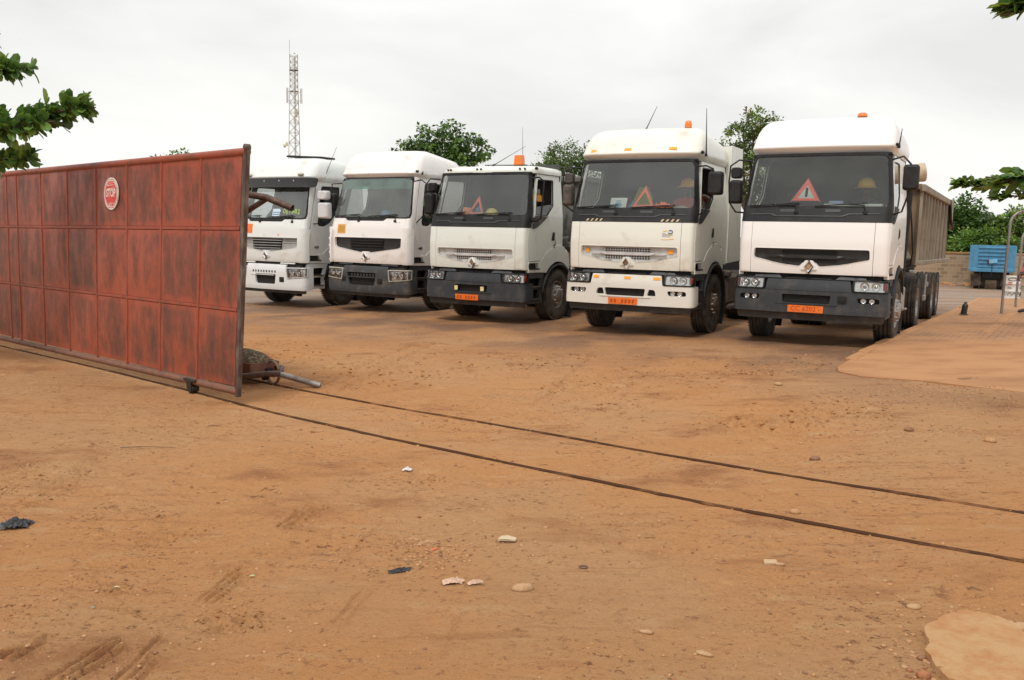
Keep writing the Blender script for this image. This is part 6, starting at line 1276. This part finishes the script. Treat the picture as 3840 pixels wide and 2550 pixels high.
BARK = mat('bark', (.12, .085, .06), .95, var=(.07, .05, .04), vscale=7, bump=.6, bscale=25)
# outline of one leaf: u along, v across, w lift
LQ = np.array([(0, 0, 0), (.22, .16, .05), (.55, .26, .06), (.85, .20, .02), (1, 0, -.06), (.85, -.20, .02), (.55, -.26, .06), (.22, -.16, .05), (.30, 0, .0), (.65, 0, 0)]); LF_ = [(0, 8, 1), (1, 8, 9, 2), (2, 9, 3), (3, 9, 4), (4, 9, 5), (5, 9, 6), (6, 9, 8, 7), (7, 8, 0)]
LS = np.array([(0, 0, 0), (.5, .30, .08), (1, 0, 0), (.5, -.30, .08)]); LSF = [(0, 1, 2), (0, 2, 3)]
def leaves(m, P, D, S, mi, big=False, rs=np.random):
    """P leaf bases, D leaf directions, S lengths, mi material indices"""
    Q, FQ = (LQ, LF_) if big else (LS, LSF); n = len(P); D = D / np.linalg.norm(D, axis=1)[:, None]; up = np.tile([0, 0, 1.], (n, 1)) + rs.normal(0, .45, (n, 3)); s = np.cross(D, up); s /= np.linalg.norm(s, axis=1)[:, None] + 1e-9; u = np.cross(s, D)
    wd = rs.uniform(.8, 1.25, n)
    V = P[:, None, :] + (D[:, None, :] * Q[None, :, 0, None] + s[:, None, :] * Q[None, :, 1, None] * wd[:, None, None] + u[:, None, :] * Q[None, :, 2, None]) * S[:, None, None]; k = len(Q)
    o = len(m.v); m.v += [tuple(x) for x in V.reshape(-1, 3)]
    for i in range(n):
        b = o + i * k
        for f in FQ: m.f.append(tuple(b + j for j in f)); m.mi.append(int(mi[i])); m.sm.append(False)
def tree(label, base, blobs, n, size, mats, seed, trunk=.22, group='trees around the yard', prob=None, clump=.34, name='tree', droop=.25):
    rs = np.random.RandomState(seed); T = thing(name, label, 'tree', base, 0, group); B = np.array(blobs, float); B[:, :3] -= np.array(base); w = B[:, 3] ** 2; w /= w.sum(); m = M(); per = 26; nc = n // per; P, D, S, K = [], [], [], []
    for _ in range(nc):
        b = B[rs.choice(len(B), p=w)]; d = rs.normal(size=3); d /= np.linalg.norm(d); d[2] = d[2] * .9 + .08; r = b[3] * (.35 + .72 * rs.rand() ** .45); c = b[:3] + d * r; k = rs.choice(len(mats), p=prob); cr_ = clump * (.6 + .8 * rs.rand()) * b[3] ** .5
        q = rs.normal(size=(per, 3)); q /= np.linalg.norm(q, axis=1)[:, None]; q *= (rs.rand(per, 1) ** .5) * cr_; q[:, 2] *= .75
        P.append(c + q); dd = q * 1.2 + d * .35 * cr_ + rs.normal(0, .35, (per, 3)) * cr_; dd[:, 2] -= droop * cr_; D.append(dd); S.append(size * rs.uniform(.65, 1.3, per)); kk = np.full(per, k); sw = rs.rand(per) < .18; kk[sw] = rs.choice(len(mats), sw.sum(), p=prob); K.append(kk)
    leaves(m, np.concatenate(P), np.concatenate(D), np.concatenate(S), np.concatenate(K), False, rs); m.build('crown', mats, T)
    m = M(); top = B[:, :3].mean(0); m.tube([(0, 0, -.4), (top[0] * .2, top[1] * .2, top[2] * .3), (top[0] * .6, top[1] * .6, top[2] * .62)], [trunk * 1.25, trunk, trunk * .7], 10)
    for b in B: 
        st = Vector((top[0] * .5, top[1] * .5, top[2] * .52)); e = Vector(b[:3]); m.tube([st, st.lerp(e, .5) + Vector((0, 0, .2)), e], [trunk * .45, trunk * .28, trunk * .08], 6)
    m.build('trunk', [BARK], T); return T
zb = lambda x, y: (x, y, G(x, y))
tree('broad dark green tree rising between the second and middle lorries', zb(-3.6, 45), [(-5.3, 45, 5.5, .65), (-4.6, 45.2, 6.0, .75), (-4.0, 44.8, 5.6, .8), (-3.5, 45, 6.55, .62), (-2.9, 45.2, 6.3, .62), (-2.6, 45, 5.6, .8), (-3.4, 45.4, 5.2, 1.0), (-5.9, 45, 5.2, .4), (-1.75, 45, 6.05, .30), (-1.45, 45, 5.65, .28), (-1.75, 44.9, 5.35, .35), (-3.6, 45, 4.4, 1.4)], 6500, .20, [LFA, LFB, LFE], 3, prob=[.5, .25, .25], clump=.30, droop=.5)
tree('round dull green tree showing above the low roofed lorry and left of the cream one', zb(3.2, 60), [(3.1, 60, 6.7, 1.05), (2.2, 60, 6.2, .8), (1.5, 60, 5.6, .6), (4.2, 60.2, 6.4, .9), (3.4, 59.7, 5.6, 1.3), (4.9, 60, 6.9, .6), (2.4, 60, 4.6, 1.5), (4.4, 60, 4.8, 1.3)], 9000, .17, [LFD, LFA, LFB], 4, prob=[.6, .3, .1], clump=.40)
tree('tall olive green tree rising between the cream lorry and the far right one', zb(14.2, 55), [(14.3, 55, 8.5, .85), (13.4, 55, 7.7, .85), (15.2, 55, 7.9, .9), (14.4, 54.7, 7.0, 1.2), (13.1, 55, 6.4, .9), (15.6, 55, 6.6, .9), (11.4, 55.5, 7.35, .5), (12.1, 55.3, 7.1, .42), (14.4, 55, 5.4, 1.5), (15.2, 55, 4.2, 1.3)], 9500, .20, [LFD, LFA, LFC, LFO], 5, prob=[.5, .28, .18, .04], clump=.34)
tree('small feathery tree top peeping over the red gate', zb(-18.9, 50), [(-19.2, 50, 5.2, .55), (-18.4, 50, 5.25, .55), (-18.8, 50, 4.3, 1.2), (-17.9, 50, 5.3, .35)], 1900, .17, [LFB, LFA], 6, trunk=.12)
tree('dark green mango tree with a rusty flush at its top behind the block wall', zb(28.2, 57), [(28.1, 57, 3.55, .95), (27.2, 57, 2.9, 1.0), (29.2, 57, 2.6, 1.1), (28.3, 56.6, 2.2, 1.3), (26.9, 57, 1.6, 1.2), (29.4, 57, 1.3, 1.2)], 11000, .24, [LFA, LFE, LFB], 7, prob=[.5, .35, .15])
tree('rusty leaved crown tip on the mango tree behind the wall', zb(28.6, 56.9), [(28.55, 56.6, 3.75, .42), (28.3, 56.5, 3.5, .3), (28.9, 56.6, 3.5, .3)], 420, .20, [LFO, LFB], 17, trunk=.05, prob=[.7, .3], clump=.25) if False else None
tree('bright green leafy bush tree leaning over the block wall left of the blue trailer', zb(27.4, 54.9), [(27.3, 54.7, 1.55, .75), (28.3, 54.7, 1.75, .7), (26.6, 54.7, .9, .6), (28.9, 54.6, 1.1, .7), (27.6, 54.2, .55, .55), (26.4, 54.6, .2, .5)], 8000, .23, [LFB, LFC, LFA], 8, prob=[.5, .25, .25], clump=.3)
tree('yellow green spreading tree behind the blue trailer at the right edge', zb(32.2, 56), [(30.6, 56, 2.7, 1.0), (31.8, 56, 3.0, 1.0), (33.2, 56, 3.1, 1.0), (29.8, 56, 2.2, .9), (31.5, 55.6, 1.7, 1.0), (33.0, 55.6, 1.7, 1.1), (34.6, 56, 2.4, 1.1), (34.4, 55.6, 1.2, 1.1)], 11000, .25, [LFC, LFB, LFD], 9, prob=[.35, .40, .25], clump=.36)
tree('low green bush directly behind the blue trailer and the wall', zb(30.6, 54.6), [(30.0, 54.5, 1.2, .7), (31.2, 54.5, 1.1, .75), (32.4, 54.5, 1.2, .8), (29.4, 54.6, .4, .6), (33.8, 54.5, .9, .9), (35, 54.5, .8, .9)], 8500, .23, [LFB, LFC, LFA], 10, prob=[.4, .3, .3], clump=.3)
def branch(m, P, n, spread, rs, size, mats=4, tip=.35):
    """whorls of broad leaves along a twig"""
    P = np.array(P, float); t = rs.rand(n) ** .8; d = np.concatenate([[0], np.cumsum(np.linalg.norm(np.diff(P, axis=0), axis=1))]); d /= d[-1]
    for ti in t:
        c = np.array([np.interp(ti, d, P[:, k]) for k in range(3)]); ax = P[-1] - P[0]; ax = ax / np.linalg.norm(ax); w = spread * (1.15 - ti * (1 - tip)); c = c + rs.normal(0, 1, 3) * w * np.array([.35, .8, .55]); k = rs.randint(5, 9); ph = rs.rand() * 6.28
        a = ph + np.arange(k) * 2.4; e1 = np.array([0, 1., 0]); e2 = np.cross(ax, e1); dd = np.cos(a)[:, None] * e1 + np.sin(a)[:, None] * (e2 * .55 + np.array([0, 0, .45])) + ax * rs.uniform(.2, .9, (k, 1)); dd[:, 2] += rs.uniform(-.25, .45, k)
        leaves(m, np.tile(c, (k, 1)), dd, size * rs.uniform(.55, 1.15, k), rs.choice(mats, k, p=[.40, .34, .14, .12]), True, rs)
def near_tree(label, base, trunkpts, twigs, seed, size, tr=.16, extra=()):
    rs = np.random.RandomState(seed); T = thing('tree', label, 'tree', base, 0, 'trees around the yard'); b = np.array(base); m = M(); w = M(); w.tube([Vector(p) - Vector(base) for p in trunkpts], [tr * (1 - .55 * i / (len(trunkpts) - 1)) for i in range(len(trunkpts))], 10)
    for P, n, s in twigs:
        Q = np.array(P) - b; branch(m, Q, n, s, rs, size); w.tube([Vector(q) for q in Q], [.045 * (1 - .8 * i / (len(Q) - 1)) for i in range(len(Q))], 6)
        for k in range(4):
            e = Vector(Q[-1]); w.tube([e.lerp(Vector(Q[-2]), rs.rand() * .5), e + Vector(rs.normal(0, .05, 3))], .006, 4)
    for bl, n in extra:
        for _ in range(n): c = np.array(bl[:3]) - b + rs.normal(0, bl[3], 3); branch(m, [c, c + rs.normal(0, .3, 3)], 3, .12, rs, size)
    m.build('crown', [LFA, LFB, LFC, LFE], T); w.build('trunk', [BARK], T); return T
near_tree('almond tree reaching tiers of broad leaves in from the left edge', (-9.2, 11.6, G(-9.2, 11.6)), [(-9.2, 11.6, -.5), (-9.15, 11.5, 2), (-9.2, 11.5, 4.6)],
    [([(-9.2, 11.5, 2.6), (-7.6, 11.1, 2.78), (-6.4, 11.0, 2.92), (-5.7, 11.0, 3.06), (-5.08, 11.0, 3.18)], 150, .12), ([(-8.4, 11.2, 2.75), (-6.9, 10.9, 2.80), (-6.1, 10.8, 2.86), (-5.55, 10.8, 2.95)], 70, .10), ([(-9.2, 11.5, 3.3), (-7.6, 11, 3.42), (-6.5, 11, 3.52), (-5.80, 11, 3.61)], 75, .075), ([(-9.2, 11.5, 2.1), (-7.6, 11, 2.36), (-6.6, 11, 2.46), (-5.87, 11, 2.56)], 75, .085), ([(-9.2, 11.5, 3.9), (-7.6, 11, 3.84), (-6.4, 11, 3.89), (-6.20, 11, 3.90)], 26, .05)], 31, .19, .17, [((-9, 11.5, 4.6, .5), 40), ((-8.4, 11.3, 3.3, .4), 30)])
near_tree('almond tree hanging a leafy bough in from the right edge over the pavement', (11.6, 15.4, G(11.6, 15.4)), [(11.6, 15.4, -.3), (11.6, 15.4, 2.2), (11.4, 15.5, 4.5)],
    [([(11.5, 15.5, 3.0), (10.2, 15.9, 2.86), (9.0, 16, 2.82), (8.3, 16, 2.80), (7.72, 16, 2.77)], 210, .115), ([(11.5, 15.5, 2.7), (10.0, 16, 2.66), (9.0, 16, 2.60), (8.40, 16, 2.555)], 50, .045), ([(11.5, 15.5, 2.8), (10.0, 15.6, 2.72), (8.7, 15.5, 2.66)], 190, .17)], 33, .165, .17, [((11, 15.5, 4.4, .6), 40), ((10.6, 15.5, 3.3, .35), 20)])
near_tree('almond sapling whose large leaves hang into the top right corner', (6.3, 7.4, G(6.3, 7.4)), [(6.3, 7.4, -.3), (6.3, 7.4, 2.2), (6.1, 7.3, 4.0)],
    [([(6.2, 7.3, 3.7), (5.0, 7.0, 3.72), (4.2, 7.0, 3.70), (3.66, 7.0, 3.50)], 80, .07), ([(6.2, 8.6, 2.6), (5.4, 9.0, 2.50), (5.05, 9.0, 2.44), (4.76, 9.0, 2.36)], 46, .085)], 37, .17, .06, [((6.2, 7.3, 4.1, .35), 16)])
